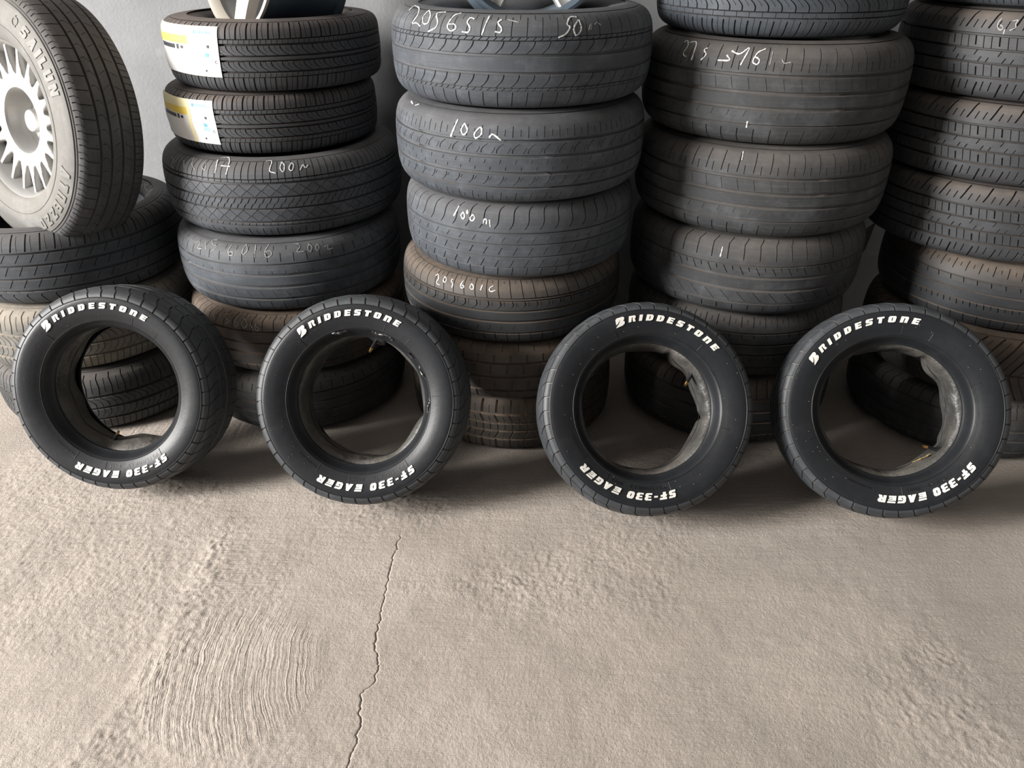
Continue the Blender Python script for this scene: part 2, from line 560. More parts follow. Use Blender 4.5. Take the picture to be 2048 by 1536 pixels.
def face_profile(R, W):
    pts = [(0, R), (0.35, R - 0.001), (0.6, R - 0.003), (0.74, R - 0.0075), (0.83, R - 0.0145), (0.868, R - 0.021), (0.874, R - 0.0255), (0.888, R - 0.0290),
           (0.899, R - 0.035), (0.897, R - 0.045), (0.878, R - 0.058), (0.845, R - 0.070), (0.806, R - 0.080), (0.78, R - 0.0863), (0.745, R - 0.0905),
           (0.69, R - 0.094), (0.62, R - 0.098), (0.56, R - 0.102), (0.52, R - 0.106)]
    return Prof(pts, W, 0.72)


# ------------------------------------------------------------------ tread patterns
# a rib: (x0, x1, [sipes]); a sipe: dict(path=[(t,u)..], t0, t1, w (mm), d (mm)); x: -1..1 tread, to 1.3 shoulder
def sp(path, t0=0.0, t1=1.0, w=2.2, d=3.0):
    return dict(path=path, t0=t0, t1=t1, w=w, d=d)


def diag(u0, u1, **k):
    return sp([(0, u0), (1, u1)], **k)


def curve(u0, u1, bend, **k):
    return sp([(t, u0 + (u1 - u0) * t + bend * math.sin(PI * t)) for t in (0, .2, .4, .6, .8, 1)], **k)


def scurve(u0, amp, **k):
    return sp([(t, u0 + amp * np.clip((t - 0.45) / 0.36, -1, 1) ** 3) for t in np.linspace(0, 1, 15)], **k)


XM = 1.42
PAT = {}
PAT['touring'] = dict(N=68, S=2, gd=6.0, ribs=[
    (-XM, -.66, [diag(.10, .22, t0=.18, w=4.2, d=5), diag(.60, .72, t0=.2, w=1.4, d=2.5)]),
    (-.62, -.50, [diag(.3, .36, w=1.5, d=2.5), diag(.8, .86, w=1.5, d=2.5)]),
    (-.42, -.12, [curve(.75, .05, -.22, w=3.0, d=4.5), curve(1.25, .55, -.22, t0=.3, w=1.3, d=2)]),
    (-.045, .045, []),
    (.12, .42, [curve(.75, .05, -.22, w=3.0, d=4.5), curve(1.25, .55, -.22, t0=.3, w=1.3, d=2)]),
    (.50, .62, [diag(.3, .36, w=1.5, d=2.5), diag(.8, .86, w=1.5, d=2.5)]),
    (.66, XM, [diag(.10, .30, t1=.82, w=4.2, d=5), curve(.60, .80, -.1, t1=.8, w=1.4, d=2.5)])])
PAT['diamond'] = dict(N=56, S=2, gd=5.5, ribs=[
    (-XM, -.74, [diag(.2, .1, t0=.2, t1=.9, w=2.6, d=4), diag(.7, .6, t0=.35, t1=.8, w=1.8, d=3)]),
    (-.70, -.64, [diag(.2, .25, w=2.2, d=3), diag(.7, .75, w=2.2, d=3)]),
    (-.56, -.385, [diag(.03, .47, w=2.0, d=4), diag(.97, .53, w=2.0, d=4)]),
    (-.383, -.21, [diag(.47, .03, w=2.0, d=4), diag(.53, .97, w=2.0, d=4)]),
    (-.14, .14, [sp([(0, .1), (.45, .28), (.55, .42), (1, .6)], w=3.0, d=4), sp([(0, .6), (.45, .78), (.55, .92), (1, 1.1)], w=3.0, d=4)]),
    (.21, .383, [diag(.03, .47, w=2.0, d=4), diag(.97, .53, w=2.0, d=4)]),
    (.385, .56, [diag(.47, .03, w=2.0, d=4), diag(.53, .97, w=2.0, d=4)]),
    (.64, .70, [diag(.2, .25, w=2.2, d=3), diag(.7, .75, w=2.2, d=3)]),
    (.74, XM, [diag(.2, .3, t1=.85, w=2.6, d=4), diag(.7, .8, t1=.85, w=2.2, d=3.5)])])
PAT['worn4'] = dict(N=58, S=2, gd=4.0, twi=True, ribs=[
    (-XM, -.64, [diag(.1, -.15, t0=.35, t1=.95, w=2.0, d=2.5), diag(.6, .35, t0=.35, t1=.6, w=1.5, d=2)]),
    (-.54, -.22, [diag(.5, .1, t0=.1, t1=.8, w=1.2, d=1.2)]),
    (-.10, .18, []),
    (.30, .56, [diag(.4, .3, t0=.0, t1=.35, w=1.5, d=1.5)]),
    (.62, XM, [diag(.15, .18, t0=.08, t1=.42, w=2.3, d=3.5), diag(.62, .68, t0=.55, t1=.75, w=1.8, d=2.5)])])
PAT['ribbed'] = dict(N=64, S=2, gd=5.0, twi=True, ribs=[
    (-XM, -.70, [diag(.2, .0, t0=.3, w=2.2, d=3), diag(.7, .5, t0=.3, t1=.6, w=1.6, d=2.4)]),
    (-.62, -.22, []), (-.12, .18, []), (.28, .62, []),
    (.70, XM, [sp([(0, .2), (.5, .2), (.75, .42), (1, .45)], t1=.88, w=2.6, d=3.5), sp([(0, .7), (.5, .7), (.75, .92), (1, .95)], t0=.6, t1=.75, w=1.6, d=2)])])
PAT['zigbar'] = dict(N=60, S=2, gd=3.6, twi=True, ribs=[
    (-XM, -.66, [diag(.12, .3, t0=.3, t1=.97, w=2.4, d=3.2)]),
    (-.645, -.585, [diag(.1, .3, w=3, d=2.6), diag(.6, .8, w=3, d=2.6)]),
    (-.56, -.26, [curve(.2, .75, .12, w=3.0, d=3.2)]),
    (-.17, .17, []),
    (.26, .54, [curve(.2, .75, .12, w=3.0, d=3.2)]),
    (.57, .64, [diag(.1, .3, w=3, d=2.6), diag(.6, .8, w=3, d=2.6)]),
    (.66, XM, [diag(.2, .34, t1=.66, w=2.0, d=2.8), diag(.7, .84, t0=.55, t1=.8, w=1.6, d=2)])])
PAT['eyelet'] = dict(N=56, S=2, gd=4.2, twi=True, ribs=[
    (-XM, -.70, [diag(.1, .4, t0=.3, t1=.85, w=1.8, d=2.4), diag(.6, .75, t0=.5, t1=.7, w=1.5, d=2)]),
    (-.63, -.32, [curve(.0, .55, .16, t0=.15, t1=.9, w=2.3, d=2.8), curve(.5, .85, -.1, t0=.55, t1=.85, w=1.6, d=2.2)]),
    (-.22, .12, [diag(.1, .4, t0=.6, t1=.9, w=1.8, d=2), diag(.62, .8, t0=.1, t1=.35, w=1.8, d=2)]),
    (.22, .52, [curve(.1, .65, -.2, t0=.1, t1=.9, w=2.3, d=2.8), curve(.7, 1.0, .12, t0=.1, t1=.6, w=1.6, d=2.2)]),
    (.60, XM, [diag(.1, .2, t0=.05, t1=.4, w=1.9, d=2.6), diag(.6, .75, t0=.1, t1=.3, w=1.6, d=2)])])
PAT['swan'] = dict(N=52, S=2, gd=3.0, ribs=[
    (-XM, -.72, [diag(.1, .32, t0=.55, t1=1, w=2.6, d=3.2)]),
    (-.68, -.36, [diag(.1, .5, t0=.0, t1=.75, w=2.8, d=3.2)]),
    (-.32, .02, [diag(.3, .72, t0=.15, t1=.8, w=2.6, d=3)]),
    (.06, .36, [diag(.5, 1.0, t0=.2, t1=.75, w=2.0, d=2.4)]),
    (.40, XM, [scurve(.4, .34, t0=.10, t1=.80, w=2.8, d=4.0)])])
PAT['comb'] = dict(N=62, S=2, gd=5.5, ribs=[
    (-XM, -.66, [diag(.3, .1, t0=.3, w=2.4, d=3.4), diag(.8, .6, t0=.3, t1=.7, w=1.4, d=2)]),
    (-.58, -.22, [curve(.3, .7, .2, t0=.1, t1=.7, w=1.8, d=2.4)]),
    (-.12, .16, []),
    (.24, .52, [curve(.2, .6, .22, w=3.2, d=4.4), curve(.7, .9, .1, t0=.5, w=1.6, d=2.5)]),
    (.575, .605, []),
    (.66, XM, [sp([(0, .5), (.3, .4), (1, .3)], t1=.86, w=2.2, d=3.6), sp([(0, .95), (1, .8)], t0=.65, t1=.8, w=1.4, d=2)])])
PAT['groove4'] = dict(N=54, S=2, gd=4.6, twi=True, ribs=[
    (-XM, -.66, [curve(.2, .12, -.08, t0=.22, t1=.88, w=2.4, d=3.4)]),
    (-.62, -.30, [diag(.2, .5, t0=.5, t1=.95, w=1.2, d=1.4)]),
    (-.20, .06, []),
    (.16, .46, [diag(.5, .3, t0=.05, t1=.95, w=1.2, d=1.6)]),
    (.54, XM, [curve(.2, .26, .06, t0=.10, t1=.72, w=2.2, d=3.0), diag(.66, .68, t0=.06, t1=.30, w=1.8, d=2.4)])])
PAT['arrow'] = dict(N=50, S=2, gd=4.2, twi=True, ribs=[
    (-XM, -.70, [diag(.1, .02, t0=.62, t1=.92, w=2.6, d=3.2)]),
    (-.66, -.30, [diag(.9, .1, t0=.1, t1=.9, w=2.0, d=2.0)]),
    (-.20, .08, []),
    (.18, .44, [diag(.45, .1, t0=.1, t1=.95, w=2.4, d=3.0), diag(.85, .65, t0=.5, t1=.95, w=2.4, d=3.0)]),
    (.48, XM, [sp([(0, .3), (.6, .24), (.75, .4), (1, .55)], t0=.14, t1=.85, w=2.4, d=3.2)])])
PAT['hook'] = dict(N=66, S=2, gd=6.0, ribs=[
    (-XM, -.60, [diag(.0, .3, t0=.12, t1=.92, w=3.8, d=5), diag(.5, .78, t0=.3, w=1.3, d=2)]),
    (-.56, -.44, [diag(.3, .32, w=1.4, d=2.4)]),
    (-.40, -.06, [curve(.7, .15, .22, w=3.2, d=4.5), curve(1.2, .65, .22, t0=.4, w=1.3, d=2)]),
    (.04, .40, [curve(.7, .15, .22, w=3.2, d=4.5), curve(1.2, .65, .22, t0=.4, w=1.3, d=2)]),
    (.50, XM, [diag(.1, .3, t1=.82, w=3.8, d=5), diag(.6, .8, t1=.8, w=1.4, d=2.5)])])
PAT['truck'] = dict(N=40, S=3, gd=7.0, ribs=[
    (-XM, -.60, [diag(.05, .30, t0=.2, t1=.86, w=4.0, d=6), diag(.38, .55, t0=.55, t1=.9, w=2.6, d=4), diag(.70, .88, t0=.55, t1=.9, w=2.6, d=4)]),
    (-.52, -.22, [diag(.12, .02, t0=0, t1=.75, w=3.6, d=5), diag(.45, .35, w=2.0, d=3.5), diag(.78, .68, w=2.0, d=3.5)]),
    (-.15, .15, [diag(.05, .25, t0=0, t1=.45, w=2.6, d=4), diag(.38, .58, t0=0, t1=.4, w=2.6, d=4), diag(.71, .91, t0=.55, t1=1, w=2.6, d=4)]),
    (.22, .52, [diag(.12, .02, w=2.0, d=3.5), diag(.45, .35, w=2.0, d=3.5), diag(.78, .68, t0=.2, w=3.8, d=5)]),
    (.60, XM, [sp([(0, .0), (.4, .2), (1, .4)], t0=.16, t1=.82, w=4.2, d=6), diag(.38, .7, t0=.16, t1=.42, w=2.6, d=4), diag(.72, 1.05, t0=.16, t1=.42, w=2.6, d=4)])])
PAT['notch'] = dict(N=60, S=2, gd=4.6, ribs=[
    (-XM, -.70, [diag(.2, .1, t0=.4, w=2, d=2.6)]),
    (-.64, -.24, [diag(.5, .3, t0=.6, t1=1, w=2.8, d=3.4), diag(.9, .8, t0=.7, t1=1, w=2, d=3)]),
    (-.16, .12, []),
    (.20, .52, [diag(.5, .3, t0=.55, t1=1, w=2.8, d=3.4)]),
    (.58, XM, [diag(.2, .22, t0=.2, t1=.62, w=2.4, d=3.0), diag(.7, .72, t0=.35, t1=.5, w=1.8, d=2.4)])])
PAT['chevron'] = dict(N=44, S=2, gd=6.0, ribs=[
    (-XM, -.05, [curve(1.6, .05, -.1, t0=.1, w=6, d=6), curve(2.1, .55, -.1, t0=.25, w=2.2, d=3)]),
    (.05, XM, [curve(.05, 1.6, -.1, t1=.9, w=6, d=6), curve(.55, 2.1, -.1, t1=.8, w=2.2, d=3)])])
PAT['winter'] = dict(N=46, S=2, gd=6.5, ribs=[
    (-XM, -.62, [diag(.1, .05, t0=.2, w=8, d=6), diag(.6, .6, t0=.3, w=1.6, d=2)]),
    (-.50, -.22, [diag(.0, .25, w=7, d=6), diag(.5, .7, t0=.2, t1=.8, w=2.5, d=3)]),
    (-.12, .12, [diag(.2, .2, w=3, d=4), diag(.7, .7, w=3, d=4)]),
    (.22, .50, [diag(.25, .0, w=7, d=6), diag(.75, .5, t0=.2, t1=.8, w=2.5, d=3)]),
    (.62, XM, [diag(.1, .15, t1=.7, w=8, d=6), diag(.6, .6, t1=.4, w=1.6, d=2)])])
PAT['block'] = dict(N=44, S=2, gd=4.5, ribs=[
    (-XM, -.66, [diag(.1, .1, t0=.4, w=6, d=4)]),
    (-.56, -.10, [sp([(0, .3), (.4, .3), (.6, .3), (1, .35)], t0=0, t1=.8, w=5, d=4)]),
    (.02, .44, [sp([(0, .0), (1, .05)], t0=.2, t1=1, w=5, d=4)]),
    (.54, XM, [diag(.25, .25, t0=0, t1=.3, w=5, d=4), diag(.7, .75, t0=.45, t1=.75, w=3, d=2)])])
PAT['slant'] = dict(N=58, S=2, gd=4.6, ribs=[
    (-XM, -.62, [sp([(0, .75), (.7, .3), (.85, .18), (1, .40)], t0=.1, t1=.93, w=3.4, d=4.5), diag(.9, .75, t0=.95, w=1, d=1)]),
    (-.54, -.22, [diag(.1, .6, t0=.25, t1=1, w=2.6, d=3.6)]),
    (-.14, .20, [diag(.1, .6, t0=.25, t1=1, w=2.6, d=3.6)]),
    (.28, .58, [diag(.1, .6, t0=.25, t1=1, w=2.6, d=3.6)]),
    (.66, XM, [curve(.1, .25, .08, t0=.04, t1=.8, w=4.0, d=4.5), diag(.55, .62, t0=.04, t1=.7, w=1.3, d=2.2)])])
PAT['comb_pale'] = dict(N=58, S=2, gd=5.0, ribs=[
    (-XM, -.60, [diag(.1, .3, t0=.2, w=3.4, d=4.5), diag(.6, .8, t0=.2, w=2.4, d=3.5)]),
    (-.50, -.15, [curve(.1, .6, .2, w=3.0, d=4), curve(.6, 1.1, .2, w=2.0, d=3)]),
    (-.05, .30, [curve(.6, .1, .2, w=3.0, d=4), curve(1.1, .6, .2, w=2.0, d=3)]),
    (.40, XM, [sp([(0, .1), (.3, .2), (.6, .1), (1, .3)], t1=.8, w=3.4, d=4.5), diag(.6, .7, t0=.1, t1=.6, w=2.0, d=3)])])
PAT['allterrain'] = dict(N=60, S=2, gd=4.5, ribs=[
    (-XM, -.66, [diag(.1, .2, t0=.3, w=2.6, d=3), diag(.6, .7, t0=.5, w=2, d=3)]),
    (-.58, -.24, [diag(.1, .5, t0=.2, t1=.9, w=1.8, d=2)]),
    (-.16, .14, [diag(.6, .2, t0=.1, t1=.8, w=1.8, d=2)]),
    (.22, .50, [sp([(0, .1), (.5, .5), (1, .4)], t0=.0, t1=.9, w=2.0, d=2.4)]),
    (.58, XM, [sp([(0, .1), (.45, .2), (.55, .35), (1, .35)], t0=0, t1=.7, w=3.0, d=4), sp([(0, .6), (.45, .65), (.55, .8), (1, .8)], t0=.42, t1=.75, w=2.4, d=4)])])
PAT['sport'] = dict(N=45, S=1, gd=3.5, ribs=[
    (-XM, -.52, [curve(.1, .55, .12, t0=.12, w=3.2, d=4)]),
    (-.46, -.06, [curve(.5, .2, .3, t0=.1, t1=.9, w=3.0, d=3.5)]),
    (.06, .46, [curve(.2, .5, .3, t0=.1, t1=.9, w=3.0, d=3.5)]),
    (.52, 1.10, [curve(.62, .08, .14, t0=.1, w=4.2, d=5.0)]),
    (1.125, XM, [diag(.08, .0, t1=.75, w=4.6, d=5.0)])])


def build_tread(name, prof, pat, mat, parent, phase=0.0, depth_k=1.0, zoff=0.0, xmax=None):
    N, S, gd = pat['N'], pat['S'], pat['gd'] * 0.0014 * depth_k
    R = prof.R
    pitch = 2 * PI * R / N
    smax_x = prof.s[-1] / prof.T
    rows = []            # (x, base depth, [(u, w, d)])
    default = [((j + 0.5) / S, 0.0006 / pitch, 0.0) for j in range(S)]
    ribs = pat['ribs']
    for ri, (x0, x1, sipes) in enumerate(ribs):
        ts = {0.0, 1.0}
        nsub = 7 if abs(x0) > 1.2 or abs(x1) > 1.2 else 2
        for i in range(1, nsub):
            ts.add(i / nsub)
        for s in sipes:
            for t, _ in s['path']:
                ts.add(round(float(t), 4))
            for t in (s['t0'], s['t1']):
                if 0 < t < 1:
                    ts.update((round(t - 0.006, 4), round(t + 0.006, 4)))
        rr = []
        for t in sorted(ts):
            sl = []
            for j in range(S):
                if j < len(sipes):
                    s = sipes[j]
                    P = s['path']
                    u = float(np.interp(t, [p[0] for p in P], [p[1] for p in P]))
                    d = s['d'] * 0.001 * depth_k if s['t0'] - 1e-6 <= t <= s['t1'] + 1e-6 else 0.0
                    sl.append((u, s['w'] * 0.001 / pitch, d))
                else:
                    sl.append((sl[-1][0] + 1.0 / S, 0.0006 / pitch, 0.0) if sl else default[j])
            rr.append([x0 + (x1 - x0) * t, 0.0, sl])
        eps = 0.0012 / prof.T
        if ri > 0 and x0 - ribs[ri - 1][1] > 0.004:
            rows.append([x0 - eps, gd, [(u, w, max(0, d)) for u, w, d in rr[0][2]]])
        rows += rr
        if ri < len(ribs) - 1 and ribs[ri + 1][0] - x1 > 0.004:
            rows.append([x1 + eps, gd, rr[-1][2]])
    offs = np.array([-0.5, -0.3, 0.3, 0.5])
    on = np.array([0.0, 1.0, 1.0, 0.0])
    nc = N * S * 4
    V = np.zeros((len(rows), nc, 3))
    G = np.zeros((len(rows), nc))
    k = np.arange(N)
    lo, hi = ribs[0][0], ribs[-1][1]
    for i, (x, bd, sl) in enumerate(rows):
        U = np.concatenate([s[0] + s[1] * offs for s in sl])
        D = np.concatenate([s[2] * on for s in sl])
        th = 2 * PI * (k[:, None] + U[None, :]) / N
        th = th.ravel() + phase
        D = np.tile(D, N)
        base = np.full(nc, bd)
        if bd > 0 and pat.get('twi'):
            a = (th + 0.33) % (2 * PI / 6)
            base = np.where(a < 0.022, bd * 0.25, bd)
        D = np.maximum(D, base)
        if i in (0, len(rows) - 1):
            D = D + 0.003       # tuck the last ring under the sidewall
        a, r, na, nr = prof.at(x * prof.T)
        V[i, :, 0] = (r - D * nr) * np.cos(th)
        V[i, :, 1] = (r - D * nr) * np.sin(th)
        V[i, :, 2] = a - D * na + zoff
        G[i] = np.clip((D - 0.0012) / 0.004, 0, 1)
    return mesh_obj(name, V.reshape(-1, 3), grid_faces(len(rows), nc), mat, parent, 32, G.ravel())


def sidewall_rows(prof, x_from, sgn, n=14):
    s0 = x_from * prof.T
    out = []
    for s in np.linspace(s0, prof.s[-1], n):
        a, r, na, nr = prof.at(s)
        out.append((r, a * sgn))
    return out


def build_carcass(name, prof, mat, parent, n=96, zoff=0.0, x_from=1.30, nrow=14, thick=0.011):
    """both sidewalls, beads and the inside of the casing as one closed section"""
    up = sidewall_rows(prof, x_from, 1, nrow)
    dn = sidewall_rows(prof, x_from, -1, nrow)
    toe_r, toe_a = up[-1]
    inner = []
    R = prof.R
    half = prof.W / 2
    rb = toe_r
    for f, rr in ((0.62, rb + 0.002), (0.80, rb + 0.012), (0.90, rb + 0.03), (0.93, (R + rb) / 2), (0.90, R - 0.05), (0.78, R - 0.03), (0.5, R - 0.019), (0.2, R - 0.0165), (0, R - 0.016)):
        inner.append((rr, min(f * half, float(prof.a_of_r(rr)) - 0.007) if f > 0.7 else f * half))
    inner[0] = (rb + 0.0005, toe_a - 0.006)
    inner[1] = (rb + 0.012, toe_a + 0.002)
    prof_pts = up + [(r, a) for r, a in inner] + [(r, -a) for r, a in inner[-2::-1]] + dn[::-1]
    pts = [(r, a + zoff) for r, a in prof_pts]
    return lathe(name, pts, n, mat, parent, 50)


# ------------------------------------------------------------------ surface marks
class Placed:
    def __init__(self, root, prof, zoff):
        self.root, self.prof, self.zoff = root, prof, zoff
        self.mi = np.array(root.matrix_world.inverted())

    def hit(self, px, py):
        d = self.mi[:3, :3] @ pix_ray(px, py)
        o = self.mi[:3, :3] @ CAM + self.mi[:3, 3]
        o = o - np.array([0, 0, self.zoff])
        ts = np.linspace(0.5, 4.0, 3500)
        P = o[None] + ts[:, None] * d[None]
        r = np.hypot(P[:, 0], P[:, 1])
        ins = (np.abs(P[:, 2]) < self.prof.W * 0.5) & (r < self.prof.r_of_a(P[:, 2]))
        if not ins.any():
            return None
        i = np.argmax(ins)
        p = P[i]
        e = 0.002
        slope = (self.prof.r_of_a(p[2] + e) - self.prof.r_of_a(p[2] - e)) / (2 * e)
        rd = np.array([p[0], p[1], 0]) / r[i]
        n = rd - slope * np.array([0, 0, 1])
        n /= np.linalg.norm(n)
        p = rd * self.prof.r_of_a(p[2]) + np.array([0, 0, p[2] + self.zoff])
        return p, n

    def chalk(self, strokes, ox, oy, sc, rad=0.0019, mat=None, name='chalk_stroke'):
        paths, norms = [], []
        for st in strokes:
            px = np.array([(ox + x * sc, oy + y * sc) for x, y in st], float)
            for _ in range(2):
                if len(px) > 2:
                    q0 = 0.8 * px[:-1] + 0.2 * px[1:]
                    q1 = 0.2 * px[:-1] + 0.8 * px[1:]
                    px = np.concatenate([px[:1], np.stack([q0, q1], 1).reshape(-1, 2)[1:-1], px[-1:]])
            seg = np.concatenate([[0], np.cumsum(np.hypot(*np.diff(px, axis=0).T))])
            m = max(3, int(seg[-1] / 3) + 1)
            q = np.stack([np.interp(np.linspace(0, seg[-1], m), seg, px[:, i]) for i in (0, 1)], -1)
            P, Nn = [], []
            for x, y in q:
                h = self.hit(x, y)
                if h is not None:
                    P.append(h[0] + h[1] * 0.0006)
                    Nn.append(h[1])
            if len(P) >= 2:
                paths.append(P)
                norms.append(Nn)
        if not paths:
            return
        radii = []
        for p in paths:
            n = len(p)
            radii.append(rad * 0.78 * (0.6 + 0.8 * rng.random(n)))
        for p, rd, nn in zip(paths, radii, norms):
            V, Fc = tube_mesh([p], [rd], [nn], 0.35, 6)
            mesh_obj(name, V, Fc, mat or M['chalk'], self.root, 60)


# ------------------------------------------------------------------ stacked tyres
def stacked_tire(X, Y, z, R, W, pat, mat, label, group, Rb=0.2, phase=0.0, tilt=(0, 0), side=None, square=0.0, dk=1.0):
    mw = Matrix.Translation((X, Y, z)) @ Matrix.Rotation(tilt[0], 4, 'X') @ Matrix.Rotation(tilt[1], 4, 'Y')
    root = empty('tire', mw)
    tag(root, label, 'tire', group)
    prof = stack_profile(R, W, Rb, square)
    build_tread('tread', prof, PAT[pat], RUB[mat], root, phase, dk, W / 2)
    build_carcass('sidewall', prof, RUB[side or mat], root, 112, W / 2, 1.36)
    return Placed(root, prof, W / 2)


build_floor()
build_wall()
unseen_shell()

G = ['tires in the far left stack', 'tires in the stack under the labelled tires', 'tires in the middle stack', 'tires in the stack right of the middle', 'tires in the far right stack']

# --- far left stack
s0a = stacked_tire(-1.352, 2.180, 0.000, 0.331, 0.207, 'comb_pale', 'dusty', 'bottom tire of the far left stack, seen through the leftmost white-lettered tire', G[0], .2, .3)
s0b = stacked_tire(-1.368, 2.199, 0.207, 0.336, 0.209, 'comb_pale', 'pale', 'pale dusty tire second from the floor in the far left stack', G[0], .2, .1)
s0c = stacked_tire(-1.392, 2.222, 0.416, 0.344, 0.216, 'slant', 'grey2', 'wide grooved tire lying under the standing alloy wheel at far left', G[0], .24, .05)
# --- stack with paper labels
s1a = stacked_tire(-0.690, 2.181, 0.000, 0.325, 0.197, 'worn4', 'dusty', 'bottom tire of the labelled stack, mostly behind the two leftmost white-lettered tires', G[1], .2, .2)
s1b = stacked_tire(-0.685, 2.200, 0.197, 0.331, 0.197, 'ribbed', 'brown', 'brownish tire chalked 1156016 low in the labelled stack', G[1], .2, .0)
s1c = stacked_tire(-0.686, 2.217, 0.394, 0.332, 0.207, 'worn4', 'grey', 'worn smooth tire chalked 215 60 16 200 under the diamond tread tire', G[1], .2, .1)
s1d = stacked_tire(-0.687, 2.271, 0.601, 0.345, 0.211, 'diamond', 'grey2', 'tire with diamond crosshatched tread chalked 17 200', G[1], .216, .02)
s1e = stacked_tire(-0.697, 2.286, 0.812, 0.295, 0.156, 'touring', 'new', 'new tire with a paper label, the lower of the two labelled ones', G[1], .185, .0, square=1)
s1f = stacked_tire(-0.667, 2.287, 0.968, 0.291, 0.169, 'touring', 'new', 'new tire with a paper label, the upper of the two labelled ones', G[1], .185, .03, square=1)
# --- middle stack
s2a = stacked_tire(-0.001, 2.085, 0.000, 0.317, 0.187, 'winter', 'mud', 'muddy studded winter tire at the bottom of the middle stack', G[2], .19, .05, square=1)
s2b = stacked_tire(-0.001, 2.063, 0.187, 0.321, 0.188, 'block', 'brown', 'brown mud-coated tire second from the floor in the middle stack', G[2], .19, .1)
s2c = stacked_tire(-0.001, 2.043, 0.375, 0.316, 0.189, 'comb', 'black', 'black tire with brown shoulder chalked 205 60 16', G[2], .2, .0)
s2d = stacked_tire(0.021, 2.034, 0.564, 0.313, 0.202, 'swan', 'grey', 'worn tire with wavy shoulder cuts chalked 100 m', G[2], .19, .02)
s2e = stacked_tire(0.021, 2.028, 0.766, 0.325, 0.211, 'eyelet', 'grey', 'grey worn tire chalked 100 in thick white strokes', G[2], .19, .04)
s2f = stacked_tire(0.025, 2.045, 0.977, 0.325, 0.202, 'zigbar', 'grey', 'grey tire chalked 205 65 15 50 at the top of the middle stack', G[2], .19, .0)
# --- stack right of the middle
s3a = stacked_tire(0.696, 2.112, 0.000, 0.322, 0.221, 'ribbed', 'black', 'black tire on the floor at the bottom of the fourth stack from the left', G[3], .2, .2)
s3b = stacked_tire(0.692, 2.129, 0.221, 0.321, 0.213, 'notch', 'dusty', 'dark dusty tire second from the floor in the fourth stack from the left', G[3], .2, .1)
s3c = stacked_tire(0.685, 2.101, 0.434, 0.329, 0.224, 'arrow', 'dusty', 'scuffed tire with slanted arrow cuts and one short chalk dash, brown shoulder', G[3], .2, .0)
s3d = stacked_tire(0.689, 2.097, 0.658, 0.338, 0.224, 'groove4', 'dusty', 'wide worn tire directly beneath the one chalked 275', G[3], .2, .05)
s3e = stacked_tire(0.688, 2.110, 0.882, 0.336, 0.230, 'groove4', 'dusty', 'wide worn tire chalked 275 with four straight grooves', G[3], .2, .03)
s3f = stacked_tire(0.678, 2.122, 1.112, 0.305, 0.180, 'hook', 'blue', 'bluish black tire with hooked tread cuts, lying on the tire chalked 275', G[3], .19, .0)
# --- far right stack
s4a = stacked_tire(1.439, 2.041, 0.000, 0.330, 0.195, 'ribbed', 'dusty', 'bottom tire of the far right stack, beside the rightmost white-lettered tire', G[4], .2, .2)
s4b = stacked_tire(1.439, 2.042, 0.195, 0.332, 0.197, 'chevron', 'brown', 'tire with deep V-shaped tread and brown shoulder in the far right stack', G[4], .2, .0)
s4c = stacked_tire(1.441, 2.060, 0.392, 0.320, 0.196, 'notch', 'black', 'shiny smooth-ribbed tire under the three truck-tread tires at far right', G[4], .2, .0)
s4d = stacked_tire(1.377, 2.097, 0.588, 0.335, 0.194, 'truck', 'light', 'lowest of the three matching truck-tread tires at far right', G[4], .2, .0, square=1)
s4e = stacked_tire(1.368, 2.100, 0.782, 0.335, 0.194, 'truck', 'light', 'middle one of the three matching truck-tread tires at far right', G[4], .2, .06, square=1)
s4f = stacked_tire(1.366, 2.100, 0.976, 0.336, 0.197, 'truck', 'light', 'truck-tread tire chalked 6 3, topmost of the three matching ones', G[4], .2, .03, square=1)
s4g = stacked_tire(1.364, 2.098, 1.173, 0.335, 0.200, 'ribbed', 'blue', 'tire at the very top right corner, showing only its lower edge', G[4], .2, .0)

# ------------------------------------------------------------------ chalk writing (strokes traced in zoomed photo crops)
s2f.chalk([[(185, 80), (225, 40), (265, 60), (250, 120), (200, 185), (240, 170), (270, 200)],
           [(335, 80), (285, 130), (290, 185), (330, 180), (350, 110), (335, 80)],
           [(465, 92), (400, 95), (390, 125), (405, 165), (390, 210), (330, 240)],
           [(580, 100), (530, 115), (490, 160), (470, 210), (500, 240), (545, 215), (530, 180), (490, 185)],
           [(680, 145), (650, 130), (620, 170), (650, 210), (635, 250), (585, 240)],
           [(795, 120), (765, 180), (735, 265)],
           [(885, 150), (850, 172), (888, 215), (878, 250), (835, 240)],
           [(1450, 130), (1400, 125), (1375, 190), (1410, 200), (1375, 260), (1315, 285)],
           [(1465, 150), (1425, 215), (1450, 280), (1495, 220), (1470, 150)]], 770, 0, .2637, .0021)
s2f.chalk([[(930, 150), (1015, 170)], [(1545, 230), (1555, 190), (1570, 170), (1560, 225)], [(1590, 190), (1600, 165), (1635, 190)]],
          770, 0, .2637, .0014, M['chalk_faint'], 'faint_chalk_stroke')
s2e.chalk([[(555, 905), (530, 960), (500, 1035)], [(605, 935), (575, 985), (595, 1030), (632, 990), (605, 935)],
           [(720, 965), (675, 1010), (685, 1055), (735, 1020), (735, 970), (720, 965)], [(790, 1045), (815, 1010), (880, 1065)],
           [(200, 768), (215, 790)], [(230, 800), (262, 790)]], 770, 0, .2637, .0025)
s2d.chalk([[(535, 240), (495, 315)], [(570, 285), (545, 310), (565, 345), (580, 320), (570, 285)], [(600, 270), (590, 300), (605, 300), (600, 270)],
           [(640, 305), (615, 335), (635, 360), (660, 330), (640, 305)], [(720, 375), (730, 335), (750, 345), (745, 380)], [(770, 345), (775, 400)]],
          780, 350, .2588, .0023)
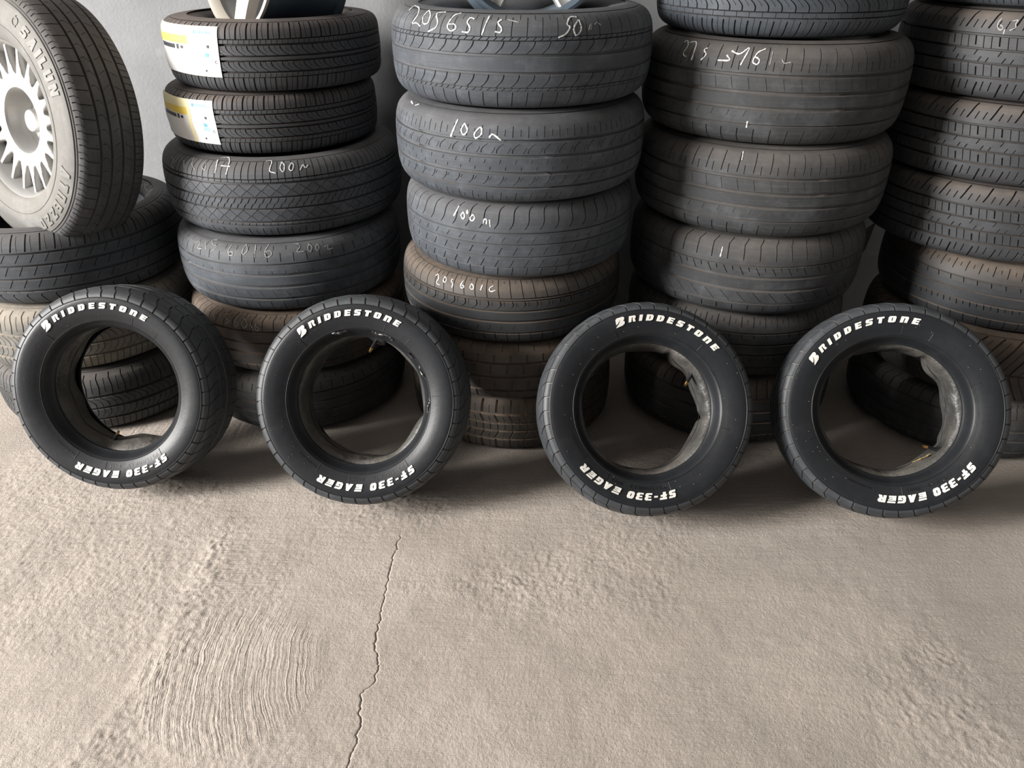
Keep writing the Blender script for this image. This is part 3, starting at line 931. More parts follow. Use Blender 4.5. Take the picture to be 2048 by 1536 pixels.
s2c.chalk([[(355, 780), (375, 760), (380, 800), (355, 835), (385, 850)], [(425, 785), (410, 820), (430, 835), (440, 800), (425, 785)],
           [(490, 805), (470, 815), (490, 840), (480, 870)], [(570, 815), (545, 850), (555, 880), (580, 860), (560, 850)],
           [(630, 840), (615, 870), (640, 890), (650, 860), (630, 840)], [(715, 850), (700, 890)], [(800, 855), (765, 875), (775, 905), (815, 890)]],
          780, 350, .2588, .0019)
s1d.chalk([[(450, 210), (515, 215)], [(430, 170), (410, 260)], [(455, 155), (520, 150), (485, 270)], [(760, 180), (805, 170), (775, 250), (825, 260)],
           [(865, 185), (850, 230), (880, 260), (885, 200), (865, 185)], [(930, 190), (910, 230), (935, 250), (950, 200), (930, 190)],
           [(990, 240), (1010, 195), (1025, 230), (1045, 205)]], 310, 270, .29296, .0019)
s1d.chalk([[(115, 150), (135, 175), (112, 205), (128, 228)], [(200, 170), (200, 230)], [(270, 150), (250, 200), (275, 240)],
           [(350, 180), (315, 215), (345, 250), (350, 190)]], 310, 270, .29296, .0014, M['chalk_faint'], 'faint_chalk_stroke')
s1c.chalk([[(285, 738), (300, 720), (313, 735), (288, 776), (320, 776)], [(345, 730), (350, 790)], [(430, 715), (390, 715), (395, 750), (430, 760), (385, 795)],
           [(527, 750), (498, 788), (505, 822), (535, 825), (533, 795), (503, 800)], [(625, 745), (595, 790), (600, 825), (635, 790), (625, 745)], [(690, 750), (680, 835)],
           [(780, 745), (745, 800), (760, 840), (800, 820), (790, 785), (755, 800)], [(945, 745), (980, 740), (990, 765), (960, 800), (1015, 795)],
           [(1050, 745), (1040, 775), (1060, 805), (1075, 760), (1050, 745)], [(1105, 745), (1092, 770), (1112, 795), (1122, 760), (1105, 745)],
           [(1160, 762), (1182, 745), (1175, 786), (1212, 770)]], 310, 270, .29296, .0014, M['chalk_faint'])
s1b.chalk([[(400, 1215), (410, 1265)], [(445, 1220), (455, 1270)], [(515, 1220), (480, 1225), (480, 1255), (515, 1265), (485, 1290)],
           [(570, 1235), (540, 1275), (550, 1315), (575, 1290), (550, 1275)], [(610, 1250), (590, 1290), (610, 1325), (635, 1290), (610, 1250)],
           [(650, 1280), (675, 1345)], [(690, 1285), (680, 1320), (700, 1345), (712, 1315), (690, 1310)]], 310, 270, .29296, .0015, M['chalk_faint'])
s3e.chalk([[(385, 300), (410, 280), (415, 320), (370, 385), (400, 400)], [(425, 300), (480, 290), (435, 425)], [(550, 340), (520, 350), (545, 385), (500, 425)],
           [(685, 390), (715, 430), (620, 425)], [(720, 360), (775, 390), (860, 320), (780, 460)],
           [(960, 345), (900, 370), (860, 440), (900, 460), (920, 420), (880, 400)], [(830, 855), (822, 900)]], 1260, 0, .2832, .0021)
s3e.chalk([[(1010, 365), (985, 460)], [(1075, 420), (1085, 450), (1135, 440)]], 1260, 0, .2832, .0013, M['chalk_faint'], 'faint_chalk_stroke')
s3d.chalk([[(800, 1070), (790, 1130)]], 1260, 0, .2832, .0018, None, 'chalk_dash')
s3c.chalk([[(810, 445), (790, 525)]], 1240, 380, .2539, .002, None, 'chalk_dash')
s4f.chalk([[(1750, 250), (1700, 300), (1680, 390), (1740, 420), (1770, 370), (1720, 340)], [(1790, 395), (1765, 470)],
           [(1895, 290), (1985, 270), (1930, 330), (1945, 380), (1850, 420)]], 1750, 0, .1455, .0017, M['chalk_faint'])


# ------------------------------------------------------------------ paper labels
def paper_label(tp, corners, th_l=None, seed=0):
    """sheet wrapped round the tread; corners: pixel TL, TR, BR, BL"""
    prof, root = tp.prof, tp.root
    H = [tp.hit(*c) for c in corners]
    H[0], H[3] = H[0] or H[1], H[3] or H[2]
    ang = [math.atan2(h[0][1], h[0][0]) for h in H]
    ang = [a - 2 * PI if a > 0.2 else a for a in ang]
    zz = [h[0][2] - tp.zoff for h in H]
    zz[0], zz[3] = zz[1], zz[2] + 0.004
    if th_l is not None:
        ang[0], ang[3] = th_l

    def at(u, v, off):
        th = (ang[0] * (1 - u) + ang[1] * u) * (1 - v) + (ang[3] * (1 - u) + ang[2] * u) * v
        z = (zz[0] * (1 - u) + zz[1] * u) * (1 - v) + (zz[3] * (1 - u) + zz[2] * u) * v
        r = prof.r_of_a(z) + 0.0016 + off + 0.0015 * math.sin(9 * u + seed) * math.sin(5 * v + seed) ** 2
        return (r * math.cos(th), r * math.sin(th), z + tp.zoff)

    def patch(name, u0, u1, v0, v1, off, mat, parent, nu=8, nv=8, thick=0.0004):
        us, vs_ = np.linspace(u0, u1, nu), np.linspace(v0, v1, nv)
        V = [at(u, v, off + thick) for v in vs_ for u in us] + [at(u, v, off) for v in vs_ for u in us]
        F1 = grid_faces(nv, nu, wrap=False, flip=True)
        F2 = grid_faces(nv, nu, wrap=False) + nu * nv
        return mesh_obj(name, V, np.concatenate([F1, F2]), mat, parent, 60)

    sheet = patch('paper_label', 0, 1, 0, 1, 0, M['paper'], root, 22, 22, 0.0006)
    tag(sheet, 'white paper label with yellow bands')
    e = 0.0007
    patch('pale_yellow_band', 0.0, 0.66, 0.0, 0.20, e, M['yellow_pale'], sheet)
    patch('yellow_band', 0.0, 0.66, 0.20, 0.37, e, M['yellow'], sheet)
    patch('black_band', 0.10, 0.44, 0.40, 0.49, e, M['ink'], sheet)
    patch('black_print', 0.47, 0.51, 0.39, 0.49, e, M['ink'], sheet, 3, 4)
    patch('black_print', 0.54, 0.58, 0.41, 0.47, e, M['ink'], sheet, 3, 4)
    patch('fold_strip', 0.66, 0.71, 0.0, 1.0, e, M['yellow_pale'], sheet, 4, 16)
    patch('blue_emblem', 0.745, 0.775, 0.08, 0.15, e, M['blue_ink'], sheet, 4, 4)
    patch('blue_arrow', 0.855, 0.895, 0.52, 0.60, e, M['blue_ink'], sheet, 4, 4)
    patch('cyan_arrow', 0.845, 0.915, 0.61, 0.70, e, M['cyan_ink'], sheet, 4, 4)
    patch('black_print', 0.885, 0.91, 0.36, 0.42, e, M['ink'], sheet, 3, 3)
    patch('black_print', 0.83, 0.85, 0.86, 0.90, e, M['ink'], sheet, 3, 3)
    # words
    def words(txt, u0, v0, h, wd, mat, name):
        V, Fc = text_polys(txt)
        V = np.array(V)
        w = V[:, 0].max()
        P = [at(u0 + x / w * wd, v0 + (1 - y) * h, e + 0.0004) for x, y in V]
        mesh_obj(name, P, Fc, mat, sheet)
    words('ENERG', 0.80, 0.085, 0.06, 0.14, M['blue_ink'], 'label_lettering')
    words('C', 0.95, 0.66, 0.065, 0.03, M['ink'], 'label_letter')
    return sheet


def text_polys(txt):
    cu = bpy.data.curves.new('t', 'FONT')
    cu.body = txt
    cu.resolution_u = 3
    cu.offset = 0.015
    ob = bpy.data.objects.new('t', cu)
    COL.objects.link(ob)
    bpy.context.view_layer.update()
    me = bpy.data.meshes.new_from_object(ob.evaluated_get(bpy.context.evaluated_depsgraph_get()))
    V = [(v.co.x, v.co.y) for v in me.vertices]
    Fc = [tuple(p.vertices) for p in me.polygons]
    bpy.data.objects.remove(ob)
    bpy.data.curves.remove(cu)
    bpy.data.meshes.remove(me)
    mx = min(v[0] for v in V)
    h = max(v[1] for v in V)
    return [((x - mx) / h, y / h) for x, y in V], Fc


paper_label(s1f, [(345, 37), (436, 53), (446, 155), (352, 135)], (-2.76, -2.70), 0.3)
paper_label(s1e, [(345, 193), (425, 202), (443, 289), (356, 268)], (-2.76, -2.68), 1.9)

# ------------------------------------------------------------------ bold sidewall letters
SLIT = [(.40, .24), (.40, .76), (.56, .76), (.56, .24)]
GLY = {
    'B*': (1.05, [[(-.10, -.16), (.72, -.10), (.98, .10), (.98, .40), (.80, .53), (.95, .66), (.95, .92), (.78, 1.06), (.10, 1.06), (-.04, .92), (-.04, .24),
                   (.18, .33), (.48, .80), (.41, .50), (.29, .25), (.06, .05)]]),
    'R': (.95, [[(0, 0), (0, 1), (.78, 1), (.93, .86), (.93, .58), (.82, .48), (.98, .12), (.98, 0), (.66, 0), (.55, .42), (.55, .74), (.40, .74), (.36, 0)]]),
    'I': (.44, [[(0, 0), (0, 1), (.42, 1), (.42, 0)]]),
    'D': (.95, [[(0, 0), (0, 1), (.72, 1), (.95, .8), (.95, .2), (.72, 0)], SLIT]),
    'E': (.85, [[(0, 0), (0, 1), (.85, 1), (.85, .76), (.38, .76), (.38, .62), (.80, .62), (.80, .40), (.38, .40), (.38, .26), (.85, .26), (.85, 0)]]),
    'S': (.9, [[(0, 0), (0, .26), (.52, .26), (.52, .38), (.14, .38), (0, .52), (0, .86), (.14, 1), (.9, 1), (.9, .74), (.38, .74), (.38, .62), (.76, .62), (.9, .48), (.9, .14), (.76, 0)]]),
    'T': (.85, [[(.22, 0), (.22, .72), (0, .72), (0, 1), (.88, 1), (.88, .72), (.62, .72), (.62, 0)]]),
    'O': (.95, [[(.14, 0), (0, .14), (0, .86), (.14, 1), (.81, 1), (.95, .86), (.95, .14), (.81, 0)], SLIT]),
    'N': (.95, [[(0, 0), (0, 1), (.80, 1), (.95, .84), (.95, 0), (.58, 0), (.58, .72), (.40, .72), (.40, 0)]]),
    'F': (.95, [[(.16, 0), (.16, .34), (.02, .34), (.02, .58), (.16, .58), (.16, .72), (0, .72), (0, 1), (.95, 1), (.95, .74), (.56, .74), (.56, .58), (.86, .58), (.86, .34), (.56, .34), (.56, 0)]]),
    '-': (.5, [[(0, .40), (0, .62), (.48, .62), (.48, .40)]]),
    '3': (.9, [[(0, 0), (0, .22), (.50, .22), (.50, .40), (.10, .40), (.10, .60), (.50, .60), (.50, .78), (0, .78), (0, 1), (.76, 1), (.92, .86), (.92, .62), (.82, .5), (.92, .38), (.92, .14), (.76, 0)]]),
    '0': (.9, [[(.18, 0), (0, .18), (0, .82), (.18, 1), (.74, 1), (.92, .82), (.92, .18), (.74, 0)], [(.38, .30), (.38, .70), (.54, .70), (.54, .30)]]),
    'A': (1.1, [[(0, 0), (.42, 1), (.78, 1), (1.12, 0), (.72, 0), (.66, .22), (.60, .22), (.52, .0)]]),
    'G': (1.0, [[(.2, 0), (0, .2), (0, .8), (.2, 1), (1.0, 1), (.95, .74), (.44, .74), (.36, .66), (.36, .34), (.44, .26), (.60, .26), (.60, .40), (.46, .40), (.46, .60), (.98, .60), (.98, .0)]]),
    'E2': (1.0, [[(0, 0), (0, .68), (.95, .68), (.95, .50), (.40, .50), (.40, .42), (.90, .42), (.90, .26), (.40, .26), (.40, .20), (.95, .20), (.95, 0)], None, [(.02, .78), (.02, 1), (1.0, 1), (1.0, .78)]]),
    'R2': (1.0, [[(0, 0), (0, 1), (.78, 1), (.98, .84), (.98, .56), (.84, .44), (1.1, 0), (.66, 0), (.46, .34), (.40, .34), (.40, 0)], [(.40, .60), (.40, .72), (.58, .72), (.58, .60)]]),
    ' ': (.45, []),
    'L': (.8, [[(0, 0), (0, 1), (.40, 1), (.40, .27), (.82, .27), (.82, 0)]]),
    'U': (.95, [[(.16, 0), (0, .16), (0, 1), (.36, 1), (.36, .26), (.58, .26), (.58, 1), (.95, 1), (.95, .16), (.80, 0)]]),
    'NN': (1.0, [[(0, 0), (0, 1), (.40, 1), (.64, .52), (.64, 1), (1.0, 1), (1.0, 0), (.62, 0), (.36, .5), (.36, 0)]]),
    'Z': (.95, [[(0, 0), (0, .26), (.52, .74), (.04, .74), (.04, 1), (.95, 1), (.95, .74), (.44, .26), (.95, .26), (.95, 0)]]),
    'P': (.9, [[(0, 0), (0, 1), (.76, 1), (.92, .84), (.92, .46), (.76, .32), (.38, .32), (.38, 0)], [(.40, .56), (.40, .74), (.54, .74), (.54, .56)]]),
}


def glyph_geo(key):
    """tessellated flat glyph: verts, tris, boundary loops"""
    w, loops = GLY[key]
    V, T, B = [], [], []
    groups, cur = [], []
    for lp in loops:
        if lp is None:
            groups.append(cur)
            cur = []
        else:
            cur.append(lp)
    if cur:
        groups.append(cur)
    for g in groups:
        b0 = len(V)
        flat = [p for lp in g for p in lp]
        tris = tessellate_polygon([[Vector((x, y, 0)) for x, y in lp] for lp in g])
        V += flat
        T += [tuple(b0 + i for i in t) for t in tris]
        j = b0
        for lp in g:
            B.append(list(range(j, j + len(lp))))
            j += len(lp)
    return w, V, T, B


def sidewall_letters(keys, prof, th0, th1, r_mid, h, mat, parent, name, raise_=0.0022, shear=0.22, sink=0.002, wk=1.0, first_k=1.0, label=None):
    """letters round the upper sidewall from centre angle th0 (first) to th1 (last), clockwise, tops outward"""
    ws = [GLY[k][0] * (first_k if i == 0 else 1) for i, k in enumerate(keys)]
    gap = 0.0
    cum = np.concatenate([[0], np.cumsum(ws)])
    n = len(keys)
    tot_mid = (cum[-2] + ws[-1] / 2) - ws[0] / 2
    span = th0 - th1
    # solve the gap so that the first and last letters land on th0 and th1
    arc = span * r_mid / (h * wk)
    gap = (arc - tot_mid) / (n - 1)
    out = []
    for i, k in enumerate(keys):
        V, Fc = [], []
        w, gv, tr, bl = glyph_geo(k)
        if not gv:
            continue
        cx = cum[i] + ws[i] / 2 - ws[0] / 2 + gap * i
        kk = first_k if i == 0 else 1.0
        b0 = len(V)
        m = len(gv)
        for top in (1, 0):
            for (gx, gy) in gv:
                lx = (gx - w / 2) * kk + shear * (gy - 0.5) + cx
                ly = (gy - 0.5) * kk
                th = th0 - lx * h * wk / r_mid
                r = r_mid + ly * h
                a = prof.a_of_r(r) + (raise_ if top else -sink)
                V.append((r * math.cos(th), r * math.sin(th), a))
        Fc += [tuple(b0 + j for j in t) for t in tr]
        for lp in bl:
            for j in range(len(lp)):
                p, q = lp[j], lp[(j + 1) % len(lp)]
                Fc.append((b0 + p, b0 + q, b0 + m + q, b0 + m + p))
        out.append(mesh_obj(name, V, Fc, mat, parent))
        if label:
            tag(out[-1], label)
    return out


def sidewall_text(txt, prof, th0, th1, r_mid, h, mat, parent, name):
    V, Fc = text_polys(txt)
    V = np.array(V)
    w = V[:, 0].max()
    P = []
    for x, y in V:
        th = th0 + (th1 - th0) * x / w
        r = r_mid + (y - 0.5) * h
        P.append((r * math.cos(th), r * math.sin(th), prof.a_of_r(r) + 0.0007))
    return mesh_obj(name, P, Fc, mat, parent)


def lying_text(tp, txt, p0, p1, r_mid, h, mat):
    W = tp.prof.W
    a0, a1 = (plane_angle(tp.root.matrix_world, *p, W)[0] for p in (p0, p1))
    if a1 > a0:
        a0 += 2 * PI
    o = sidewall_text(txt, tp.prof, a0, a1, r_mid, h, mat, tp.root, 'moulded_lettering')
    o.location.z += tp.zoff
    return o


# ------------------------------------------------------------------ front white-lettered tyres
def frame(yaw, lean):
    n = Vector((math.sin(yaw) * math.cos(lean), -math.cos(yaw) * math.cos(lean), math.sin(lean)))
    r = Vector((math.cos(yaw), math.sin(yaw), 0))
    u = n.cross(r)
    return r, u, n


def axis_matrix(loc, yaw, lean):
    r, u, n = frame(yaw, lean)
    return Matrix(((r.x, u.x, n.x, loc[0]), (r.y, u.y, n.y, loc[1]), (r.z, u.z, n.z, loc[2]), (0, 0, 0, 1)))


FR, FW = 0.272, 0.2202
BRAND = ['B*', 'R', 'I', 'D', 'D', 'E', 'S', 'T', 'O', 'N', 'E']
MODEL = ['S', 'F', '-', '3', '3', '0', ' ', 'E2', 'A', 'G', 'E2', 'R2']


def plane_angle(mw, px, py, a):
    mi = np.array(mw.inverted())
    d = mi[:3, :3] @ pix_ray(px, py)
    o = mi[:3, :3] @ CAM + mi[:3, 3]
    t = (a - o[2]) / d[2]
    p = o + t * d
    return math.atan2(p[1], p[0]), math.hypot(p[0], p[1])


def bump_fn(th, bumps):
    out = np.zeros_like(th)
    for c, w, a in bumps:
        d = (th - math.radians(c) + PI) % (2 * PI) - PI
        out += a * np.exp(-(d / math.radians(w)) ** 2)
    return out


def inner_tube(mw, bumps, seed, label, valve_px, valve_dir, r0=0.153, patch=False, a0=-0.052, a1=0.046):
    """deflated tube lying inside the casing, with its valve"""
    root = empty('inner_tube', mw)
    tag(root, label, 'inner tube', 'inner tubes inside the white-lettered tires')
    nth, npr = 240, 26
    th = np.linspace(0, 2 * PI, nth, endpoint=False)
    V = np.zeros((npr, nth, 3))
    bf = bump_fn(th, bumps)
    r = np.random.default_rng(seed)
    wav = sum(r.normal() * 0.0016 / (k ** 0.5) * np.cos(k * th + r.random() * 7) for k in range(2, 13))
    edge1 = sum(r.normal() * 0.0035 / (k ** 0.4) * np.cos(k * th + r.random() * 7) for k in range(2, 10))
    edge2 = sum(r.normal() * 0.0035 / (k ** 0.4) * np.cos(k * th + r.random() * 7) for k in range(2, 10))
    am, ah = (a0 + a1) / 2, (a1 - a0) / 2
    for i in range(npr):
        q = 2 * PI * i / npr
        c, s = math.cos(q), math.sin(q)
        cc = math.copysign(abs(c) ** 0.6, c)
        ss = math.copysign(abs(s) ** 0.7, s)
        a = am + ah * cc + (edge1 if c > 0 else edge2) * abs(c)
        wr = 0.0018 * np.sin(th * 9 + 4 * cc + seed) * (ss < 0)
        rr = r0 + 0.021 + 0.021 * ss + (wav + bf * (0.65 - 0.35 * cc) + wr) * (0.5 - 0.5 * ss)
        V[i, :, 0] = rr * np.cos(th)
        V[i, :, 1] = rr * np.sin(th)
        V[i, :, 2] = a
    Fq = grid_faces(npr, nth)
    last = np.stack([(npr - 1) * nth + np.arange(nth), (npr - 1) * nth + (np.arange(nth) + 1) % nth, (np.arange(nth) + 1) % nth, np.arange(nth)], -1)
    mesh_obj('tube_body', V.reshape(-1, 3), np.concatenate([Fq, last]), RUB['tube'], root, 60)
    global T4R
    T4R = (th, r0 + wav + bf * 0.55 - 0.0018)
    # seam line moulded round the tube
    rs = r0 + wav + bf * 0.65 - 0.0006
    seam = np.stack([rs * np.cos(th), rs * np.sin(th), am + 0.006 * np.sin(3 * th + seed)], -1)
    seam = np.concatenate([seam, seam[:1]])
    Vs, Fs = tube_mesh([seam], 0.0009, None, 1, 5)
    mesh_obj('seam', Vs, Fs, M['valve_rubber'], root, 60)
    # valve
    tv, _ = plane_angle(mw, valve_px[0], valve_px[1], valve_px[2])
    i = int(round((tv % (2 * PI)) / (2 * PI) * nth)) % nth
    rv = r0 + wav[i] + bf[i] * 0.65
    base = np.array([(rv + 0.004) * math.cos(tv), (rv + 0.004) * math.sin(tv), valve_px[2]])
    inw = np.array([-math.cos(tv), -math.sin(tv), 0])
    tan = np.array([-math.sin(tv), math.cos(tv), 0])
    d = inw * valve_dir[0] + tan * valve_dir[1] + np.array([0, 0, valve_dir[2]])
    d /= np.linalg.norm(d)
    L = 0.034
    ts = np.linspace(0, 1, 7)
    P = base[None] + ts[:, None] * d[None] * L
    Vv, Fv = tube_mesh([P], [np.interp(ts, [0, .15, .3, 1], [.010, .0062, .0048, .0042])], None, 1, 12)
    st = mesh_obj('valve_stem', Vv, Fv, M['valve_rubber'], root, 40)
    tip = base[None] + d[None] * (L + np.array([-0.001, 0.003, 0.0031, 0.008, 0.0081, 0.012])[:, None])
    Vt, Ft = tube_mesh([tip], [np.array([.0042, .0042, .0036, .0036, .0030, .0030])], None, 1, 12)
    tag(mesh_obj('valve_tip', Vt, Ft, M['brass'], st, 40), 'brass threaded valve tip')
    if patch:
        n = 28
        e1 = np.cross(d, [0.0, 0.0, 1.0])
        e1 /= np.linalg.norm(e1)
        e2 = np.cross(d, e1)
        ring = []
        for f, dr in ((0.02, .0045), (.5, .0042), (.8, .003), (.96, .0012), (1.0, -.001), (.9, -.003), (.02, -.003)):
            for j in range(n):
                a = 2 * PI * j / n
                ring.append(base + d * (dr + .004) + 0.026 * f * (1 + .06 * math.sin(3 * a + 1)) * math.cos(a) * e1 + 0.021 * f * math.sin(a) * e2)
        mesh_obj('valve_patch', ring, grid_faces(7, n), M['valve_rubber'], root, 50)
        # torn strip of rubber curling off the bead
        strips = []
        rg = np.random.default_rng(4)
        radii = []
        for t0, t1 in ((62, 84), (96, 118), (20, 45), (-12, 6)):
            tt = np.radians(np.linspace(t0, t1, 22))
            rr = FR - .091 + .003 * np.sin(tt * 23)
            strips.append(np.stack([rr * np.cos(tt), rr * np.sin(tt), .080 + .004 * np.sin(tt * 17 + 1)], -1))
            radii.append(.0012 + .0036 * rg.random(22))
        Vt, Ft = tube_mesh(strips, radii, None, 1, 7)
        for k2 in range(len(strips)):
            Vt, Ft = tube_mesh([strips[k2]], [radii[k2]], None, 1, 7)
            mesh_obj('torn_rubber', Vt, Ft, M['torn'], root, 50)
    return root


def front_tire(loc, yaw, lean, pB, pE, pS, pR, label, phase):
    mw = axis_matrix(loc, yaw, lean)
    root = empty('white_lettered_tire', mw)
    tag(root, label, 'tire', 'white-lettered tires leaning in the front row')
    prof = face_profile(FR, FW)
    build_tread('tread', prof, PAT['sport'], RUB['face_tread'], root, phase)
    car = build_carcass('sidewall', prof, RUB['face'], root, 256, 0.0, 1.36, 46)
    # raised ring where tread meets sidewall
    for rr in (FR - 0.0278, FR - 0.0863):
        th = np.linspace(0, 2 * PI, 257)
        a = float(prof.a_of_r(rr))
        P = np.stack([rr * np.cos(th), rr * np.sin(th), 0 * th + a], -1)
        Vr, Fr_ = tube_mesh([P], 0.0012, None, 1, 6)
        mesh_obj('sidewall_ring', Vr, Fr_, RUB['face'], root, 60)
    rm = FR - 0.048
    am = float(prof.a_of_r(rm))
    tB, tE = plane_angle(mw, *pB, am)[0], plane_angle(mw, *pE, am)[0]
    tS, tR = plane_angle(mw, *pS, am)[0], plane_angle(mw, *pR, am)[0]
    sidewall_letters(BRAND, prof, tB, tE, rm, 0.0150, M['white_letter'], root, 'letter', shear=.2, wk=1.18, first_k=1.22, label='raised white brand letter')
    sidewall_letters(MODEL, prof, tS, tR, rm - 0.006, 0.0175, M['white_letter'], root, 'letter', shear=.22, label='raised white model letter')
    c = (tS + tR) / 2
    rs = FR - 0.0735
    sidewall_text('P215/50R13', prof, tS - 0.05, tS - 0.50, rs, 0.0078, M['dark_letter'], root, 'size_marking')
    sidewall_text('84H', prof, tS - 0.60, tS - 0.74, rs, 0.0078, M['dark_letter'], root, 'size_marking')
    sidewall_text('TUBELESS', prof, tR - 0.12, tR - 0.42, rs, 0.005, M['dark_letter'], root, 'small_marking')
    bars, nn = [], []  # short radial mould lines
    for t in (tS, tS - 0.8, tE + .12, tE - .22, tB + .1, tR - .1, tE - 1.0, tB + 1.0):
        P, Nn = [], []
        for r in np.linspace(FR - .083, FR - .064, 5):
            P.append((r * math.cos(t), r * math.sin(t), float(prof.a_of_r(r)) + .0002))
            Nn.append((0, 0, 1))
        bars.append(P)
        nn.append(Nn)
    Vb, Fb = tube_mesh(bars, 0.0007, nn, 1, 6)
    mesh_obj('moulding_marks', Vb, Fb, M['dark_letter'], root)
    # little rubber vent hairs
    rg = np.random.default_rng(int(phase * 1000) + 5)
    hairs = []
    for i in range(26):
        t = rg.random() * 2 * PI
        r = FR - 0.031 - 0.05 * rg.random()
        a = float(prof.a_of_r(r))
        hairs.append([(r * math.cos(t), r * math.sin(t), a - .0005), (r * math.cos(t) + .0004, r * math.sin(t), a + .0015)])
    Vh, Fh = tube_mesh(hairs, 0.0006, None, 1, 5)
    tag(mesh_obj('vent_nubs', Vh, Fh, M['chalk_faint'], root), kind='stuff')
    return root, mw, prof


lying_text(s0c, 'TRIANGLE', (300, 346), (300, 440), .262, .022, M['suv_letter'])
FT = []
specs = [
    ((-1.037, 1.704, .276), -2.5, 21.1, (102, 659), (286.5, 637), (327, 915), (157, 937), 'leftmost of the four white-lettered tires, rear tires showing through its hole', 0.3),
    ((-.383, 1.645, .274), -4.4, 26.5, (608, 665), (794.5, 645.6), (818, 935), (643.6, 955), 'white-lettered tire second from the left, valve hanging at the top of its hole', 0.1),
    ((.335, 1.605, .266), 1.7, 35.3, (1242, 645.7), (1426.5, 697), (1343, 981), (1168.7, 937), 'white-lettered tire third from the left, lettering turned clockwise', 0.5),
    ((.957, 1.595, .270), -15.1, 31.8, (1632, 717), (1831.5, 645.4), (1944, 936), (1764, 999), 'rightmost of the four white-lettered tires, brass valve at lower right of its hole', 0.7),
]
for loc, yw, ln, b, e, s, r, lab, ph in specs:
    FT.append(front_tire(loc, math.radians(yw), math.radians(ln), b, e, s, r, lab, ph))

inner_tube(FT[0][1], [(-85, 26, -.030), (-60, 7, .012), (150, 12, -.004), (-165, 9, -.006)], 3, 'slack inner tube sagging at the bottom inside the leftmost white-lettered tire',
           (228, 880, .0), (1, .4, .5), 0.166)
inner_tube(FT[1][1], [(-12, 5, .008), (-32, 20, -.010), (25, 22, -.008), (-60, 9, .006), (-95, 16, -.008), (80, 24, -.004), (150, 14, -.004)], 8,
           'brownish inner tube with a round valve patch at the top of its tire', (757, 672, .034), (.8, .15, .55), 0.157, True)
inner_tube(FT[2][1], [(62, 3.5, .012), (50, 10, -.010), (-8, 3, .012), (20, 18, -.012), (-35, 22, -.010), (110, 26, -.004), (-120, 20, -.006)], 5,
           'grey inner tube folded along the right side of the third white-lettered tire', (1392, 742, .022), (.8, -.25, .5), 0.157)
t4 = inner_tube(FT[3][1], [(62, 4, .014), (48, 9, -.010), (10, 26, -.012), (-25, 5, .008), (-42, 14, -.012), (125, 4, .008), (100, 14, -.008), (-110, 26, -.004)], 12,
                'grey inner tube with yellow scribble in the rightmost white-lettered tire', (1874, 898, .018), (.8, -.35, .35), 0.157)
# yellow scribble on the last tube
def scribble():
    paths = []
    for st in ([(1840, 945), (1848, 925), (1858, 930), (1848, 938), (1862, 942)], [(1852, 926), (1862, 918), (1866, 926), (1874, 922), (1872, 930)]):
        P = []
        for x, y in st:
            th, _ = plane_angle(FT[3][1], x, y, 0.02)
            rr = float(np.interp(th % (2 * PI), T4R[0], T4R[1])) - 0.0008
            P.append((rr * math.cos(th), rr * math.sin(th), 0.012 + (935 - y) * 0.0008))
        paths.append(P)
    return paths


# ------------------------------------------------------------------ wheels
def spoke_mesh(r0, r1, w0, w1, z0, z1, th, t0=0.020, t1=0.014, nseg=8, flute=0.0):
    """one tapering spoke, rounded front face"""
    V, Fc = [], []
    prof_n = 7
    for i in range(nseg):
        f = i / (nseg - 1)
        r = r0 + (r1 - r0) * f
        w = w0 + (w1 - w0) * (1 - (1 - f) ** 2.2)
        z = z0 + (z1 - z0) * f ** 0.8
        t = t0 + (t1 - t0) * f
        sec = [(-.5, -1), (-.5, -.15), (-.36, 0), (0, -flute), (.36, 0), (.5, -.15), (.5, -1)]
        for (sx, sz) in sec:
            x, y = r, sx * w
            V.append((x * math.cos(th) - y * math.sin(th), x * math.sin(th) + y * math.cos(th), z + sz * t))
    for i in range(nseg - 1):
        for j in range(prof_n):
            j2 = (j + 1) % prof_n
            Fc.append((i * prof_n + j, i * prof_n + j2, (i + 1) * prof_n + j2, (i + 1) * prof_n + j))
    Fc.append(tuple(range(prof_n))[::-1])
    Fc.append(tuple((nseg - 1) * prof_n + j for j in range(prof_n)))
    return V, Fc


